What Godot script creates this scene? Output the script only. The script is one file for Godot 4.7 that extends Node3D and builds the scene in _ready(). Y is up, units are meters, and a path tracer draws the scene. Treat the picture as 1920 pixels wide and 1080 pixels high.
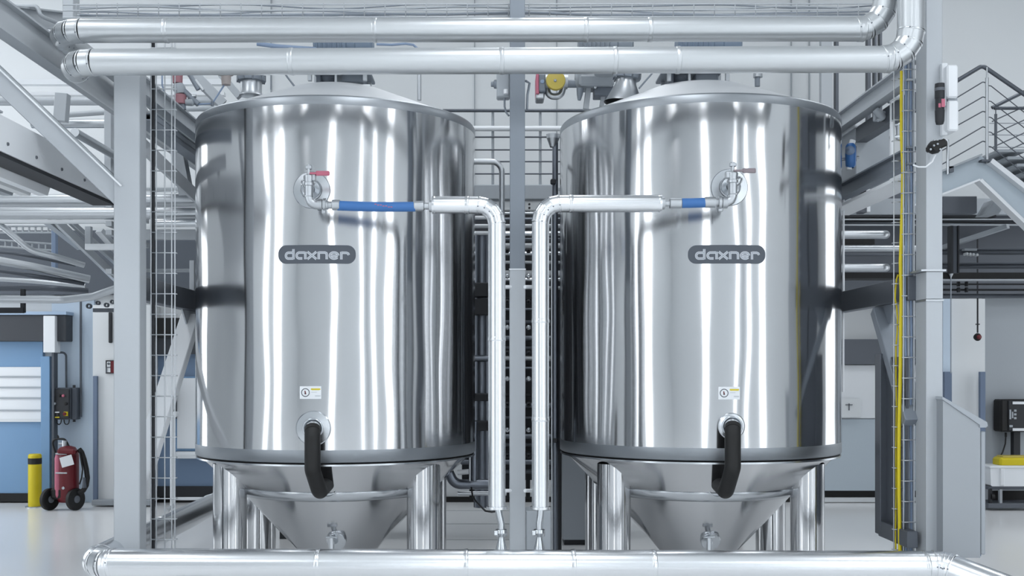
extends Node3D
# Process hall: two brushed steel vessels in a galvanised frame with clad pipework.
# ---- frame of reference: the camera stands at (0, EYE, 0) and looks along -z
const F := 2057.0
const CX := 925.5
const HY := 697.0
const EYE := 1.9
var M := {}
var used := {}

class Shape:
	var v := PackedVector3Array()
	var n := PackedVector3Array()
	var t := PackedVector2Array()
	var ix := PackedInt32Array()
	func vert(p: Vector3, nn: Vector3, uv := Vector2.ZERO) -> int:
		v.append(p); n.append(nn); t.append(uv)
		return v.size() - 1
	func tri(a: int, b: int, c: int) -> void:
		var g := (v[b] - v[a]).cross(v[c] - v[a])
		if g.dot(n[a] + n[b] + n[c]) > 0.0:
			ix.append_array([a, c, b])
		else:
			ix.append_array([a, b, c])
	func quad(a: int, b: int, c: int, d: int) -> void:
		tri(a, b, c); tri(a, c, d)
	# flat polygon with its own corners
	func face(pts: Array, nn: Vector3) -> void:
		var s := v.size()
		var ax := (pts[1] - pts[0]).normalized() as Vector3
		var ay := nn.cross(ax)
		for p in pts:
			vert(p, nn, Vector2((p - pts[0]).dot(ax), (p - pts[0]).dot(ay)))
		for k in range(1, pts.size() - 1):
			tri(s, s + k, s + k + 1)
	# box with chamfered edges
	func box(c: Vector3, size: Vector3, b := Basis.IDENTITY, ch := 0.0) -> Shape:
		var h := size * 0.5
		ch = minf(ch, minf(h.x, minf(h.y, h.z)) * 0.6)
		for a in 3:
			var u := (a + 1) % 3
			var w := (a + 2) % 3
			for s in [-1.0, 1.0]:
				var nn := Vector3.ZERO
				nn[a] = s
				var pts := []
				for q in [[-1, -1], [1, -1], [1, 1], [-1, 1]]:
					var p := Vector3.ZERO
					p[a] = s * h[a]; p[u] = q[0] * (h[u] - ch); p[w] = q[1] * (h[w] - ch)
					pts.append(c + b * p)
				face(pts, (b * nn).normalized())
		if ch > 0.0:
			for a in 3:
				var u := (a + 1) % 3
				var w := (a + 2) % 3
				for su in [-1.0, 1.0]:
					for sw in [-1.0, 1.0]:
						var nn := Vector3.ZERO
						nn[u] = su; nn[w] = sw
						var pts := []
						for q in [[-1, 0], [1, 0], [1, 1], [-1, 1]]:
							var p := Vector3.ZERO
							p[a] = q[0] * (h[a] - ch)
							p[u] = su * (h[u] - (ch if q[1] else 0.0)); p[w] = sw * (h[w] - (0.0 if q[1] else ch))
							pts.append(c + b * p)
						face(pts, (b * nn).normalized())
			for sx in [-1.0, 1.0]:
				for sy in [-1.0, 1.0]:
					for sz in [-1.0, 1.0]:
						var s3 := Vector3(sx, sy, sz)
						var pts := []
						for a in 3:
							var p := s3 * (h - Vector3.ONE * ch)
							p[a] = s3[a] * h[a]
							pts.append(c + b * p)
						face(pts, (b * s3).normalized())
		return self
	# straight bar of rectangular section from a to b; up orients its height
	func bar(a: Vector3, b: Vector3, w: float, h: float, up := Vector3.UP, ch := 0.0) -> Shape:
		var z := (b - a).normalized()
		var x := up.cross(z)
		if x.length() < 0.001: x = Vector3.RIGHT
		x = x.normalized()
		return box((a + b) * 0.5, Vector3(w, h, a.distance_to(b)), Basis(x, z.cross(x), z), ch)
	# I or channel profile bar: two flanges and a web
	func beam(a: Vector3, b: Vector3, w: float, h: float, tk := 0.016, up := Vector3.UP, web := 0.0) -> Shape:
		var z := (b - a).normalized()
		var x := up.cross(z).normalized()
		var y := z.cross(x)
		bar(a + y * (h - tk) * 0.5, b + y * (h - tk) * 0.5, w, tk, up)
		bar(a - y * (h - tk) * 0.5, b - y * (h - tk) * 0.5, w, tk, up)
		var o := x * web * (w - tk) * 0.5
		bar(a + o, b + o, tk, h - 2.0 * tk, up)
		return self
	# round tube swept along points, radius one number or one per point
	func tube(pts: Array, r, sides := 16, caps := true) -> Shape:
		var np := pts.size()
		var tan := []
		for i in np:
			tan.append(((pts[mini(i + 1, np - 1)] as Vector3) - (pts[maxi(i - 1, 0)] as Vector3)).normalized())
		var x: Vector3 = (tan[0] as Vector3).cross(Vector3.UP)
		if x.length() < 0.05: x = (tan[0] as Vector3).cross(Vector3.FORWARD)
		x = x.normalized()
		var rows := []
		var along := 0.0
		for i in np:
			var z: Vector3 = tan[i]
			x = (x - z * x.dot(z)).normalized()
			var y := z.cross(x)
			if i: along += (pts[i] as Vector3).distance_to(pts[i - 1])
			var rr: float = r[i] if r is Array else r
			var sl := 0.0
			if r is Array:
				var i0 := maxi(i - 1, 0)
				var i1 := mini(i + 1, np - 1)
				var d := (pts[i1] as Vector3).distance_to(pts[i0])
				sl = (float(r[i0]) - float(r[i1])) / maxf(d, 1e-4)
			var row := []
			for k in sides + 1:
				var a := TAU * k / sides
				var o := x * cos(a) + y * sin(a)
				row.append(vert((pts[i] as Vector3) + o * rr, (o + z * sl).normalized(), Vector2(float(k) / sides * TAU * maxf(rr, 0.01), along)))
			rows.append(row)
		for i in np - 1:
			for k in sides:
				quad(rows[i][k], rows[i][k + 1], rows[i + 1][k + 1], rows[i + 1][k])
		if caps:
			for e in [0, np - 1]:
				var nn: Vector3 = -tan[0] if e == 0 else tan[np - 1]
				var pts2 := []
				for k in sides:
					pts2.append(v[rows[e][k]])
				if (r[e] if r is Array else r) > 0.0005:
					face(pts2, nn)
		return self
	func cyl(a: Vector3, b: Vector3, r: float, sides := 16) -> Shape:
		return tube([a, b], r, sides)
	# surface of revolution about an axis through o; prof holds (radius, height), split normals where hard
	func lathe(o: Vector3, prof: Array, sides := 48, axis := Vector3.UP, smooth := false, wob: FastNoiseLite = null) -> Shape:
		var y := axis.normalized()
		var x := y.cross(Vector3.FORWARD)
		if x.length() < 0.05: x = y.cross(Vector3.RIGHT)
		x = x.normalized()
		var z := x.cross(y)
		var np := prof.size()
		var nrm := []
		for i in np - 1:
			var d: Vector2 = (prof[i + 1] as Vector2) - (prof[i] as Vector2)
			nrm.append(Vector2(d.y, -d.x).normalized())
		var prev := []
		for i in np - 1:
			var rows := [[], []]
			for e in 2:
				var q: Vector2 = prof[i + e]
				var m: Vector2 = nrm[i]
				var j := i + (1 if e else -1)
				if smooth and j >= 0 and j < np - 1: m = (m + nrm[j]).normalized()
				for k in sides + 1:
					var a := TAU * k / sides
					var rd := x * cos(a) + z * sin(a)
					var rr := q.x
					var nn := rd * m.x + y * m.y
					if wob:
						# rolled sheet is never quite true: small swings of its normal
						var f0 := wob.get_noise_3d(cos(a) * 1.6, q.y * 0.55, sin(a) * 1.6)
						var fa := wob.get_noise_3d(cos(a + 0.02) * 1.6, q.y * 0.55, sin(a + 0.02) * 1.6)
						var fy := wob.get_noise_3d(cos(a) * 1.6, q.y * 0.55 + 0.02, sin(a) * 1.6)
						nn = (nn + (z * cos(a) - x * sin(a)) * (f0 - fa) * 0.22 + y * (f0 - fy) * 0.12).normalized()
					rows[e].append(vert(o + rd * rr + y * q.y, nn, Vector2(a * q.x, q.y)))
			for k in sides:
				quad(rows[0][k], rows[0][k + 1], rows[1][k + 1], rows[1][k])
		return self
	# polygon in the plane of ax, ay pushed along its normal by depth
	func prism(o: Vector3, ax: Vector3, ay: Vector3, poly: PackedVector2Array, depth: float) -> Shape:
		var nn := ax.cross(ay).normalized()
		var tris := Geometry2D.triangulate_polygon(poly)
		for s in [0.0, 1.0]:
			var st := v.size()
			for p in poly:
				vert(o + ax * p.x + ay * p.y + nn * depth * s, nn * (1.0 if s else -1.0), p)
			for k in range(0, tris.size(), 3):
				tri(st + tris[k], st + tris[k + 1], st + tris[k + 2])
		var ccw := not Geometry2D.is_polygon_clockwise(poly)
		for k in poly.size():
			var p := poly[k]
			var q := poly[(k + 1) % poly.size()]
			var e := (q - p).normalized()
			var on := Vector2(e.y, -e.x) * (1.0 if ccw else -1.0)
			var a := o + ax * p.x + ay * p.y
			var b := o + ax * q.x + ay * q.y
			face([a, b, b + nn * depth, a + nn * depth], (ax * on.x + ay * on.y).normalized())
		return self
	func mesh() -> ArrayMesh:
		var arr := []
		arr.resize(Mesh.ARRAY_MAX)
		arr[Mesh.ARRAY_VERTEX] = v; arr[Mesh.ARRAY_NORMAL] = n; arr[Mesh.ARRAY_TEX_UV] = t; arr[Mesh.ARRAY_INDEX] = ix
		var m := ArrayMesh.new()
		m.add_surface_from_arrays(Mesh.PRIMITIVE_TRIANGLES, arr)
		return m

func sh() -> Shape:
	return Shape.new()

# a point seen at px, py in the 1920 x 1080 frame, d metres in front of the camera
func P(px: float, py: float, d: float) -> Vector3:
	return Vector3((px - CX) * d / F, EYE - (py - HY) * d / F, -d)

# arc points replacing the corner b between a and c
func bend(a: Vector3, b: Vector3, c: Vector3, r: float, steps := 8) -> Array:
	var u := (a - b).normalized()
	var w := (c - b).normalized()
	var half := u.angle_to(w) * 0.5
	var d := r / tan(half)
	var cen := b + (u + w).normalized() * (r / sin(half))
	var p0 := b + u * d - cen
	var p1 := b + w * d - cen
	var out := []
	for k in steps + 1:
		out.append(cen + p0.slerp(p1, float(k) / steps))
	return out

# polyline with rounded corners
func path(pts: Array, r: float, steps := 8) -> Array:
	var out := [pts[0]]
	for k in range(1, pts.size() - 1):
		out.append_array(bend(pts[k - 1], pts[k], pts[k + 1], r, steps))
	out.append(pts[-1])
	return out

func numbered(called: String) -> String:
	var k: int = used.get(called, 0)
	used[called] = k + 1
	return called if k == 0 else "%s_%03d" % [called, k]

func tag(o: Node, label: String, category := "", group := "", kind := "") -> Node:
	if label: o.set_meta("label", label)
	if category: o.set_meta("category", category)
	if group: o.set_meta("group", group)
	if kind: o.set_meta("kind", kind)
	return o

# commits a shape as one named mesh under parent (the root when none is given)
func put(called: String, s: Shape, m: Material, parent: Node = null) -> MeshInstance3D:
	var o := MeshInstance3D.new()
	o.mesh = s.mesh()
	o.material_override = m
	if parent:
		o.name = called
		parent.add_child(o, true)
		if parent is Node3D and (parent as Node3D).has_meta("at"):
			o.position = -(parent.get_meta("at") as Vector3)
	else:
		o.name = numbered(called)
		add_child(o, true)
	return o

# a thing: Node3D at its base; parts are given in world coordinates
func thing(called: String, label: String, category: String, at := Vector3.ZERO, group := "") -> Node3D:
	var o := Node3D.new()
	o.name = numbered(called)
	add_child(o, true)
	o.position = at
	o.set_meta("at", at)
	tag(o, label, category, group)
	return o

func solo(called: String, s: Shape, m: Material, label: String, category: String, group := "") -> MeshInstance3D:
	var o := put(called, s, m)
	tag(o, label, category, group)
	return o

func struct(called: String, s: Shape, m: Material, label := "") -> MeshInstance3D:
	var o := put(called, s, m)
	tag(o, label, "", "", "structure")
	return o

func noise_tex(sd: int, freq: float, lo: Color, hi: Color, size := 256, oct := 4) -> NoiseTexture2D:
	var fn := FastNoiseLite.new()
	fn.seed = sd; fn.frequency = freq; fn.fractal_octaves = oct
	var g := Gradient.new()
	g.set_color(0, lo); g.set_color(1, hi)
	var nt := NoiseTexture2D.new()
	nt.width = size; nt.height = size; nt.seamless = true
	nt.noise = fn; nt.color_ramp = g
	return nt

func mat(called: String, c: Color, rough := 0.5, metal := 0.0) -> StandardMaterial3D:
	var m := StandardMaterial3D.new()
	m.resource_name = called
	m.albedo_color = c; m.roughness = rough; m.metallic = metal
	M[called] = m
	return m

func materials() -> void:
	var s := mat("brushed_steel", Color(0.785, 0.79, 0.797), 0.13, 1.0)
	s.anisotropy_enabled = true; s.anisotropy = -0.8
	mat("steel", Color(0.76, 0.775, 0.79), 0.22, 1.0)
	mat("satin_steel", Color(0.72, 0.735, 0.75), 0.38, 1.0)
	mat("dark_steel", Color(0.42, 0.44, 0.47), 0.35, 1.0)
	mat("cladding", Color(0.86, 0.87, 0.88), 0.26, 1.0)
	mat("cladding_joint", Color(0.74, 0.76, 0.78), 0.3, 1.0)
	mat("galvanised", Color(0.69, 0.71, 0.73), 0.55, 0.3)
	mat("wall_white", Color(0.84, 0.855, 0.865), 0.8)
	mat("wall_grey", Color(0.55, 0.58, 0.61), 0.8)
	mat("joint_grey", Color(0.62, 0.645, 0.665), 0.8)
	var fl := mat("floor_epoxy", Color(0.955, 0.96, 0.965), 0.2)
	fl.metallic_specular = 0.5
	mat("black_rubber", Color(0.03, 0.032, 0.037), 0.6)
	mat("black", Color(0.02, 0.022, 0.028), 0.6)
	mat("cladding_hazed", Color(0.76, 0.775, 0.785), 0.34, 0.75)  # upper pipes: pale low contrast of haze put into the finish
	mat("band_steel", Color(0.60, 0.62, 0.64), 0.42, 1.0)
	mat("lid_steel", Color(0.86, 0.87, 0.88), 0.5, 0.85)
	mat("wall_blue", Color(0.62, 0.70, 0.79), 0.7)
	mat("wall_pale_blue", Color(0.74, 0.80, 0.86), 0.7)
	mat("door_blue", Color(0.46, 0.60, 0.74), 0.35)
	mat("door_blue_dull", Color(0.44, 0.53, 0.64), 0.5)
	mat("panel_white", Color(0.88, 0.895, 0.91), 0.5)
	mat("shutter_grey", Color(0.22, 0.235, 0.26), 0.6)
	mat("dark_grey", Color(0.13, 0.14, 0.16), 0.6)
	mat("mid_grey", Color(0.36, 0.38, 0.41), 0.6)
	mat("light_grey", Color(0.62, 0.645, 0.67), 0.55)
	mat("red", Color(0.38, 0.02, 0.08), 0.4)
	mat("pale_red", Color(0.70, 0.38, 0.46), 0.5)  # the valve lever red has haze mixed into its colour
	mat("yellow", Color(0.80, 0.73, 0.08), 0.45)
	mat("pale_yellow", Color(0.72, 0.65, 0.30), 0.5)
	mat("hose_blue", Color(0.22, 0.42, 0.66), 0.4)
	mat("cable_blue", Color(0.50, 0.57, 0.67), 0.5)
	mat("corner_blue", Color(0.40, 0.46, 0.55), 0.55)
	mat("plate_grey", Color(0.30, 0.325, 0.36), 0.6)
	mat("letter_light", Color(0.74, 0.76, 0.785), 0.6)
	mat("letter_mid", Color(0.60, 0.625, 0.66), 0.6)
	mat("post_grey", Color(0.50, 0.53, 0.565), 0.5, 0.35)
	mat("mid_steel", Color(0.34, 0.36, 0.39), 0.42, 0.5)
	mat("cable_grey", Color(0.60, 0.63, 0.67), 0.5)
	mat("lever_grey", Color(0.52, 0.48, 0.50), 0.5)
	mat("cabinet_steel", Color(0.60, 0.62, 0.64), 0.45, 0.4)
	mat("stair_grey", Color(0.70, 0.745, 0.78), 0.55, 0.1)
	mat("motor_blue", Color(0.44, 0.50, 0.57), 0.5)
	mat("hazed_red", Color(0.60, 0.42, 0.45), 0.55)  # red paled by haze put into the colour
	mat("beige", Color(0.62, 0.59, 0.58), 0.6)
	mat("gear_grey", Color(0.42, 0.45, 0.49), 0.5)
	mat("paper", Color(0.86, 0.875, 0.89), 0.6)
	var wl := mat("window_light", Color(0.9, 0.93, 0.96), 0.4)
	wl.emission_enabled = true; wl.emission = Color(0.97, 0.985, 1.0); wl.emission_energy_multiplier = 0.5
	var ll := mat("lamp_light", Color(0.9, 0.93, 0.96), 0.4)
	ll.emission_enabled = true; ll.emission = Color(0.95, 0.975, 1.0); ll.emission_energy_multiplier = 1.0

func _ready() -> void:
	# camera: level, the lens shifted up and sideways
	var cam := Camera3D.new()
	cam.name = "camera"
	cam.projection = Camera3D.PROJECTION_FRUSTUM
	cam.near = 0.1; cam.far = 200.0
	cam.size = 1080.0 / F * 0.1
	cam.frustum_offset = Vector2(960.0 - CX, HY - 540.0) / F * 0.1
	cam.position = Vector3(0, EYE, 0)
	add_child(cam)
	cam.current = true
	# air and exposure
	var env := Environment.new()
	env.tonemap_mode = Environment.TONE_MAPPER_LINEAR
	env.tonemap_exposure = 1.1
	env.background_mode = Environment.BG_SKY
	var sky := Sky.new()
	var sm := ProceduralSkyMaterial.new()
	sm.sky_top_color = Color(0.62, 0.74, 0.88); sm.sky_horizon_color = Color(0.86, 0.91, 0.95)
	sm.ground_bottom_color = Color(0.5, 0.52, 0.54); sm.ground_horizon_color = Color(0.8, 0.84, 0.88)
	sky.sky_material = sm
	env.sky = sky
	env.sdfgi_enabled = true; env.ssao_enabled = true; env.ssil_enabled = true
	var we := WorldEnvironment.new()
	we.name = "world_environment"
	we.environment = env
	add_child(we)
	materials()
	hall_lights()
	room()
	tanks()
	frame()
	clad_pipes()
	fittings()
	back_middle()
	left_side()
	right_side()
	top_gear()

func area(called: String, at: Vector3, size: Vector2, towards: Vector3, energy: float, col := Color(0.982, 0.991, 1.0)) -> void:
	var l := AreaLight3D.new()
	l.name = called
	l.area_size = size
	l.light_energy = energy; l.light_color = col
	l.shadow_enabled = true
	l.area_range = 60.0
	add_child(l, true)
	l.position = at
	l.look_at_from_position(at, at + towards, Vector3.UP if absf(towards.y) < 0.9 else Vector3.FORWARD)

const CEIL := 8.6
const XL := -9.0
const XR := 10.0
const ZB := -16.0
const ZF := 9.0

func hall_lights() -> void:
	var row := 0
	for z in [-11.6, -5.0, 3.2]:
		for x in [-5.5, 0.5, 6.5]:
			var lamp := thing("ceiling_lamp", "long white linear lamp hung under the hall ceiling", "ceiling lamp", Vector3(x, CEIL - 0.2, z), "linear lamps under the ceiling")
			put("housing", sh().box(Vector3(x, CEIL - 0.16, z), Vector3(1.1, 0.1, 3.4), Basis.IDENTITY, 0.01), M.wall_white, lamp)
			put("diffuser", sh().box(Vector3(x, CEIL - 0.225, z), Vector3(1.04, 0.03, 3.3)), M.lamp_light, lamp)
			area("ceiling_lamp_light", Vector3(x, CEIL - 0.26, z), Vector2(1.0, 3.3), Vector3.DOWN, [6.3, 11.0, 11.0][row])
		row += 1
	# tall frosted windows behind and beside: centre, width, height, facing, brightness
	var n := 1
	for w in [
		[Vector3(0.0, 4.2, ZF), 1.5, 7.4, Vector3.FORWARD, 3.0], [Vector3(8.0, 4.2, ZF), 0.8, 7.4, Vector3.FORWARD, 3.0],
		[Vector3(XR, 4.2, 5.6), 1.5, 7.4, Vector3.LEFT, 3.0], [Vector3(XR, 4.2, 0.3), 1.7, 7.4, Vector3.LEFT, 3.0],
		[Vector3(XL, 4.2, -2.65), 0.7, 7.4, Vector3.RIGHT, 3.0], [Vector3(XL, 4.2, 0.0), 1.9, 7.4, Vector3.RIGHT, 3.0],
		[Vector3(XL, 4.0, -13.9), 2.0, 7.2, Vector3.RIGHT, 2.4], [Vector3(XR, 3.2, -13.2), 3.2, 5.6, Vector3.LEFT, 0.95]]:  # far pair added out of view to brighten floor and lower rear wall
		var c: Vector3 = w[0]
		var inw: Vector3 = w[3]
		var across := Vector3.UP.cross(inw)
		var b := Basis(across, Vector3.UP, inw)
		var wn := struct("window_%d" % (n if n < 8 else n + 2), sh().box(c + inw * 0.02, Vector3(w[1], w[2], 0.04), b), M.window_light, "unseen tall frosted window glowing like daylight")
		for e in [-1.0, 1.0]:
			put("jamb", sh().box(c + inw * 0.04 + across * e * (w[1] * 0.5 + 0.05), Vector3(0.1, w[2], 0.08), b), M.wall_white, wn)
		area("window_light_%d" % n, c + inw * 0.06, Vector2(w[1], w[2]), inw, w[4] * w[1] * w[2] / PI)
		n += 1
	# dark cabinets added out of view to mirror a dark streak in the right tank
	var sg := thing("unseen_cabinets", "tall dark grey cabinet added out of view by the right wall, mirrored in the right tank", "cabinet", Vector3(8.6, 0, -8.0))
	for k in 3:
		put("cabinet_body", sh().box(Vector3(8.6, 3.0, -6.9 - k * 1.1), Vector3(1.0, 6.0, 1.08), Basis.IDENTITY, 0.02), M.dark_grey, sg)
		put("cabinet_door", sh().box(Vector3(8.09, 3.0, -6.9 - k * 1.1), Vector3(0.03, 5.7, 0.98), Basis.IDENTITY, 0.008), M.plate_grey, sg)

func room() -> void:
	var t := 0.3
	struct("floor", sh().box(Vector3((XL + XR) / 2, -t / 2, (ZF + ZB) / 2), Vector3(XR - XL + 2 * t, t, ZF - ZB + 2 * t)), M.floor_epoxy)
	struct("ceiling", sh().box(Vector3((XL + XR) / 2, CEIL + t / 2, (ZF + ZB) / 2), Vector3(XR - XL + 2 * t, t, ZF - ZB + 2 * t)), M.wall_white)
	struct("wall_back", sh().box(Vector3((XL + XR) / 2, CEIL / 2, ZB - t / 2), Vector3(XR - XL + 2 * t, CEIL, t)), M.wall_white)
	struct("wall_front", sh().box(Vector3((XL + XR) / 2, CEIL / 2, ZF + t / 2), Vector3(XR - XL + 2 * t, CEIL, t)), M.wall_white)
	struct("wall_left", sh().box(Vector3(XL - t / 2, CEIL / 2, (ZF + ZB) / 2), Vector3(t, CEIL, ZF - ZB)), M.wall_white)
	struct("wall_right", sh().box(Vector3(XR + t / 2, CEIL / 2, (ZF + ZB) / 2), Vector3(t, CEIL, ZF - ZB)), M.wall_white)


func frame() -> void:
	# posts
	var t := thing("steel_post", "widest galvanised post, beside the black cable ladder on the left", "post", Vector3(-2.81, 0, -8.48))
	var z := 8.4
	var top := P(0, 100, z).y
	put("shaft", sh().box(Vector3(-2.81, top / 2, -8.4825), Vector3(0.2, top - 0.024, 0.165), Basis.IDENTITY, 0.006), M.galvanised, t)
	put("base_plate", sh().box(Vector3(-2.81, 0.012, -8.4825), Vector3(0.32, 0.024, 0.3), Basis.IDENTITY, 0.004), M.galvanised, t)
	put("cap_plate", sh().box(Vector3(-2.81, top, -8.4825), Vector3(0.24, 0.02, 0.2)), M.galvanised, t)
	t = thing("steel_post", "slim galvanised post standing in the gap between the two tanks", "post", Vector3(0.187, 0, -8.6))
	var x := P(970.3, 0, 8.54).x
	var ys := P(0, 505, 8.54).y
	put("shaft", sh().box(Vector3(x, ys / 2, -8.6), Vector3(0.122, ys - 0.006, 0.12), Basis.IDENTITY, 0.004), M.galvanised, t)
	put("upper_shaft", sh().box(Vector3(x, (ys + 8.3) / 2, -8.604), Vector3(0.118, 8.3 - ys - 0.006, 0.112), Basis.IDENTITY, 0.004), M.post_grey, t)
	put("splice_plate", sh().box(Vector3(x, ys, -8.6), Vector3(0.13, 0.012, 0.128)), M.satin_steel, t)
	put("base_plate", sh().box(Vector3(x, 0.012, -8.6), Vector3(0.24, 0.024, 0.24)), M.galvanised, t)
	t = thing("steel_post", "galvanised post beside the yellow cable on the right", "post", Vector3(3.375, 0, -8.5))
	x = P(1752, 0, 8.4).x
	var ya := P(0, 508, 8.4).y
	var yb := P(0, 562, 8.4).y
	put("shaft", sh().box(Vector3(x, yb / 2, -8.505), Vector3(0.126, yb, 0.215), Basis.IDENTITY, 0.004), M.galvanised, t)
	put("splice_sleeve", sh().box(Vector3(x, (ya + yb) / 2, -8.505), Vector3(0.128, ya - yb - 0.01, 0.22), Basis.IDENTITY, 0.003), M.galvanised, t)
	put("splice_plate", sh().box(Vector3(x - 0.01, ya + 0.004, -8.505), Vector3(0.19, 0.014, 0.235)), M.satin_steel, t)
	put("splice_plate", sh().box(Vector3(x, yb - 0.004, -8.505), Vector3(0.136, 0.012, 0.23)), M.satin_steel, t)
	put("upper_shaft", sh().box(Vector3(x, (ya + 8.3) / 2, -8.505), Vector3(0.124, 8.3 - ya, 0.21), Basis.IDENTITY, 0.004), M.galvanised, t)
	put("base_plate", sh().box(Vector3(x, 0.012, -8.505), Vector3(0.24, 0.024, 0.32)), M.galvanised, t)

	# beams that run back from the posts
	var bx := 3.3
	solo("steel_beam", sh().beam(Vector3(bx, 4.27, -8.62), Vector3(bx, 4.27, -13.2), 0.1, 0.16, 0.014, Vector3.UP), M.galvanised, "topmost galvanised beam running back from the right post", "beam", "")
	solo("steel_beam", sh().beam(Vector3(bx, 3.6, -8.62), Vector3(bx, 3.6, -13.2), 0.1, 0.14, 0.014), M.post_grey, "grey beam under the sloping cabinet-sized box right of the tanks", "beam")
	solo("steel_beam", sh().box(Vector3(bx, 2.555, -10.8), Vector3(0.1, 0.19, 4.4), Basis.IDENTITY, 0.005), M.mid_steel, "dark lower beam running back from the right post over its brace", "beam")  # shade on the face toward the tank put into the dark colour
	bx = -2.84
	solo("steel_beam", sh().beam(Vector3(bx, 4.2, -8.58), Vector3(bx, 4.2, -13.2), 0.1, 0.15, 0.014), M.galvanised, "topmost galvanised beam running back from the left post", "beam")
	solo("steel_beam", sh().box(Vector3(bx, 2.565, -10.85), Vector3(0.1, 0.19, 4.5), Basis.IDENTITY, 0.005), M.mid_steel, "dark lower beam running back from the left post behind the wire ladder", "beam")  # dark colour stands for its shaded side
	solo("steel_beam", sh().beam(Vector3(-3.5, 4.42, -6.6), Vector3(-3.5, 4.42, -13.5), 0.12, 0.24, 0.016), M.galvanised, "large pale beam running back in the upper left corner", "beam")
	# rear posts, mostly hidden by the tanks
	for q in [[-2.84, "rear post behind the left tank carrying the side beams"], [3.3, "rear post behind the right tank carrying the side beams"]]:
		solo("rear_post", sh().box(Vector3(q[0], 2.17, -13.28), Vector3(0.14, 4.34, 0.14), Basis.IDENTITY, 0.004), M.galvanised, q[1], "post")
	# knee braces: lit top put into the left colour, shaded side into the right
	var t2 := thing("knee_brace", "bright slanted brace between left post and dark beam, behind wire ladder", "brace", Vector3(-2.84, 0.85, -8.6))
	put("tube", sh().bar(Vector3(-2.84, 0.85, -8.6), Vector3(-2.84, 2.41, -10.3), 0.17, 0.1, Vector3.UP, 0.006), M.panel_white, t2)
	put("gusset", sh().prism(Vector3(-2.85, 2.47, -10.2), Vector3.FORWARD, Vector3.UP, PackedVector2Array([Vector2(-0.2, 0), Vector2(0.32, 0), Vector2(0.22, -0.13), Vector2(-0.05, -0.13)]), 0.014), M.galvanised, t2)
	t2 = thing("knee_brace", "dark slanted brace between right post and dark beam", "brace", Vector3(3.3, 1.55, -8.62))
	put("tube", sh().bar(Vector3(3.3, 1.5, -8.6), Vector3(3.3, 2.42, -9.33), 0.17, 0.09, Vector3.UP, 0.006), M.post_grey, t2)
	put("gusset", sh().prism(Vector3(3.3, 2.46, -9.3), Vector3.FORWARD, Vector3.UP, PackedVector2Array([Vector2(-0.28, 0), Vector2(0.2, 0), Vector2(0.12, -0.1), Vector2(-0.16, -0.16)]), 0.014), M.post_grey, t2)
	# low frame beside the right post
	t2 = thing("channel_stand", "dark upright frame standing low between right tank and yellow cable", "frame", Vector3(3.24, 0, -8.9))
	put("upright", sh().box(Vector3(3.24, 1.3, -9.13), Vector3(0.09, 1.5, 0.13), Basis.IDENTITY, 0.005), M.mid_steel, t2)
	put("bottom_rail", sh().box(Vector3(3.24, 0.6, -8.8), Vector3(0.086, 0.128, 0.64), Basis.IDENTITY, 0.005), M.mid_steel, t2)
	put("inner_sheet", sh().box(Vector3(3.255, 1.34, -8.85), Vector3(0.02, 1.36, 0.44)), M.mid_steel, t2)
	put("foot", sh().cyl(Vector3(3.24, 0.0, -8.7), Vector3(3.24, 0.54, -8.7), 0.025, 12), M.mid_steel, t2)

	# gusset brace in the plane of the left post
	t2 = thing("diagonal_brace", "broad pale diagonal brace rising left from the left post", "brace", P(213, 345, 8.45))
	put("flat", sh().bar(P(232, 372, 8.47), P(-60, 92, 8.47), 0.07, 0.16, Vector3.UP, 0.005), M.galvanised, t2)
	put("upper_flange", sh().bar(P(232, 351, 8.44), P(-60, 71, 8.44), 0.12, 0.012, Vector3.UP), M.panel_white, t2)

	wire_ladders()

func wire_ladder(lab: String, x0: float, x1: float, uprights: Array, z: float, rung0: float, step: float, y_top: float, y_bot: float, wire := 2.6) -> Node3D:
	var t := thing("wire_ladder", lab, "cable ladder", P((x0 + x1) / 2, y_bot, z))
	var wr := wire * z / F * 0.5
	for x in uprights:
		put("side_wire", sh().cyl(P(x, y_top, z), P(x, y_bot, z), wr, 6), M.satin_steel, t)
	var m := sh().tube([P(x0, 0, z) * Vector3(1, 0, 1) + Vector3(0, 0, -0.04), P(x0, 0, z) * Vector3(1, 0, 1), P(x1, 0, z) * Vector3(1, 0, 1), P(x1, 0, z) * Vector3(1, 0, 1) + Vector3(0, 0, -0.04)], wr, 6).mesh()
	var y := rung0
	while y < y_bot:
		if y > y_top:
			var o := MeshInstance3D.new()
			o.name = "rung"; o.mesh = m; o.material_override = M.satin_steel
			t.add_child(o, true)
			o.position = Vector3(0, P(0, y, z).y, 0) - (t.get_meta("at") as Vector3)
		y += step
	return t

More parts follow.
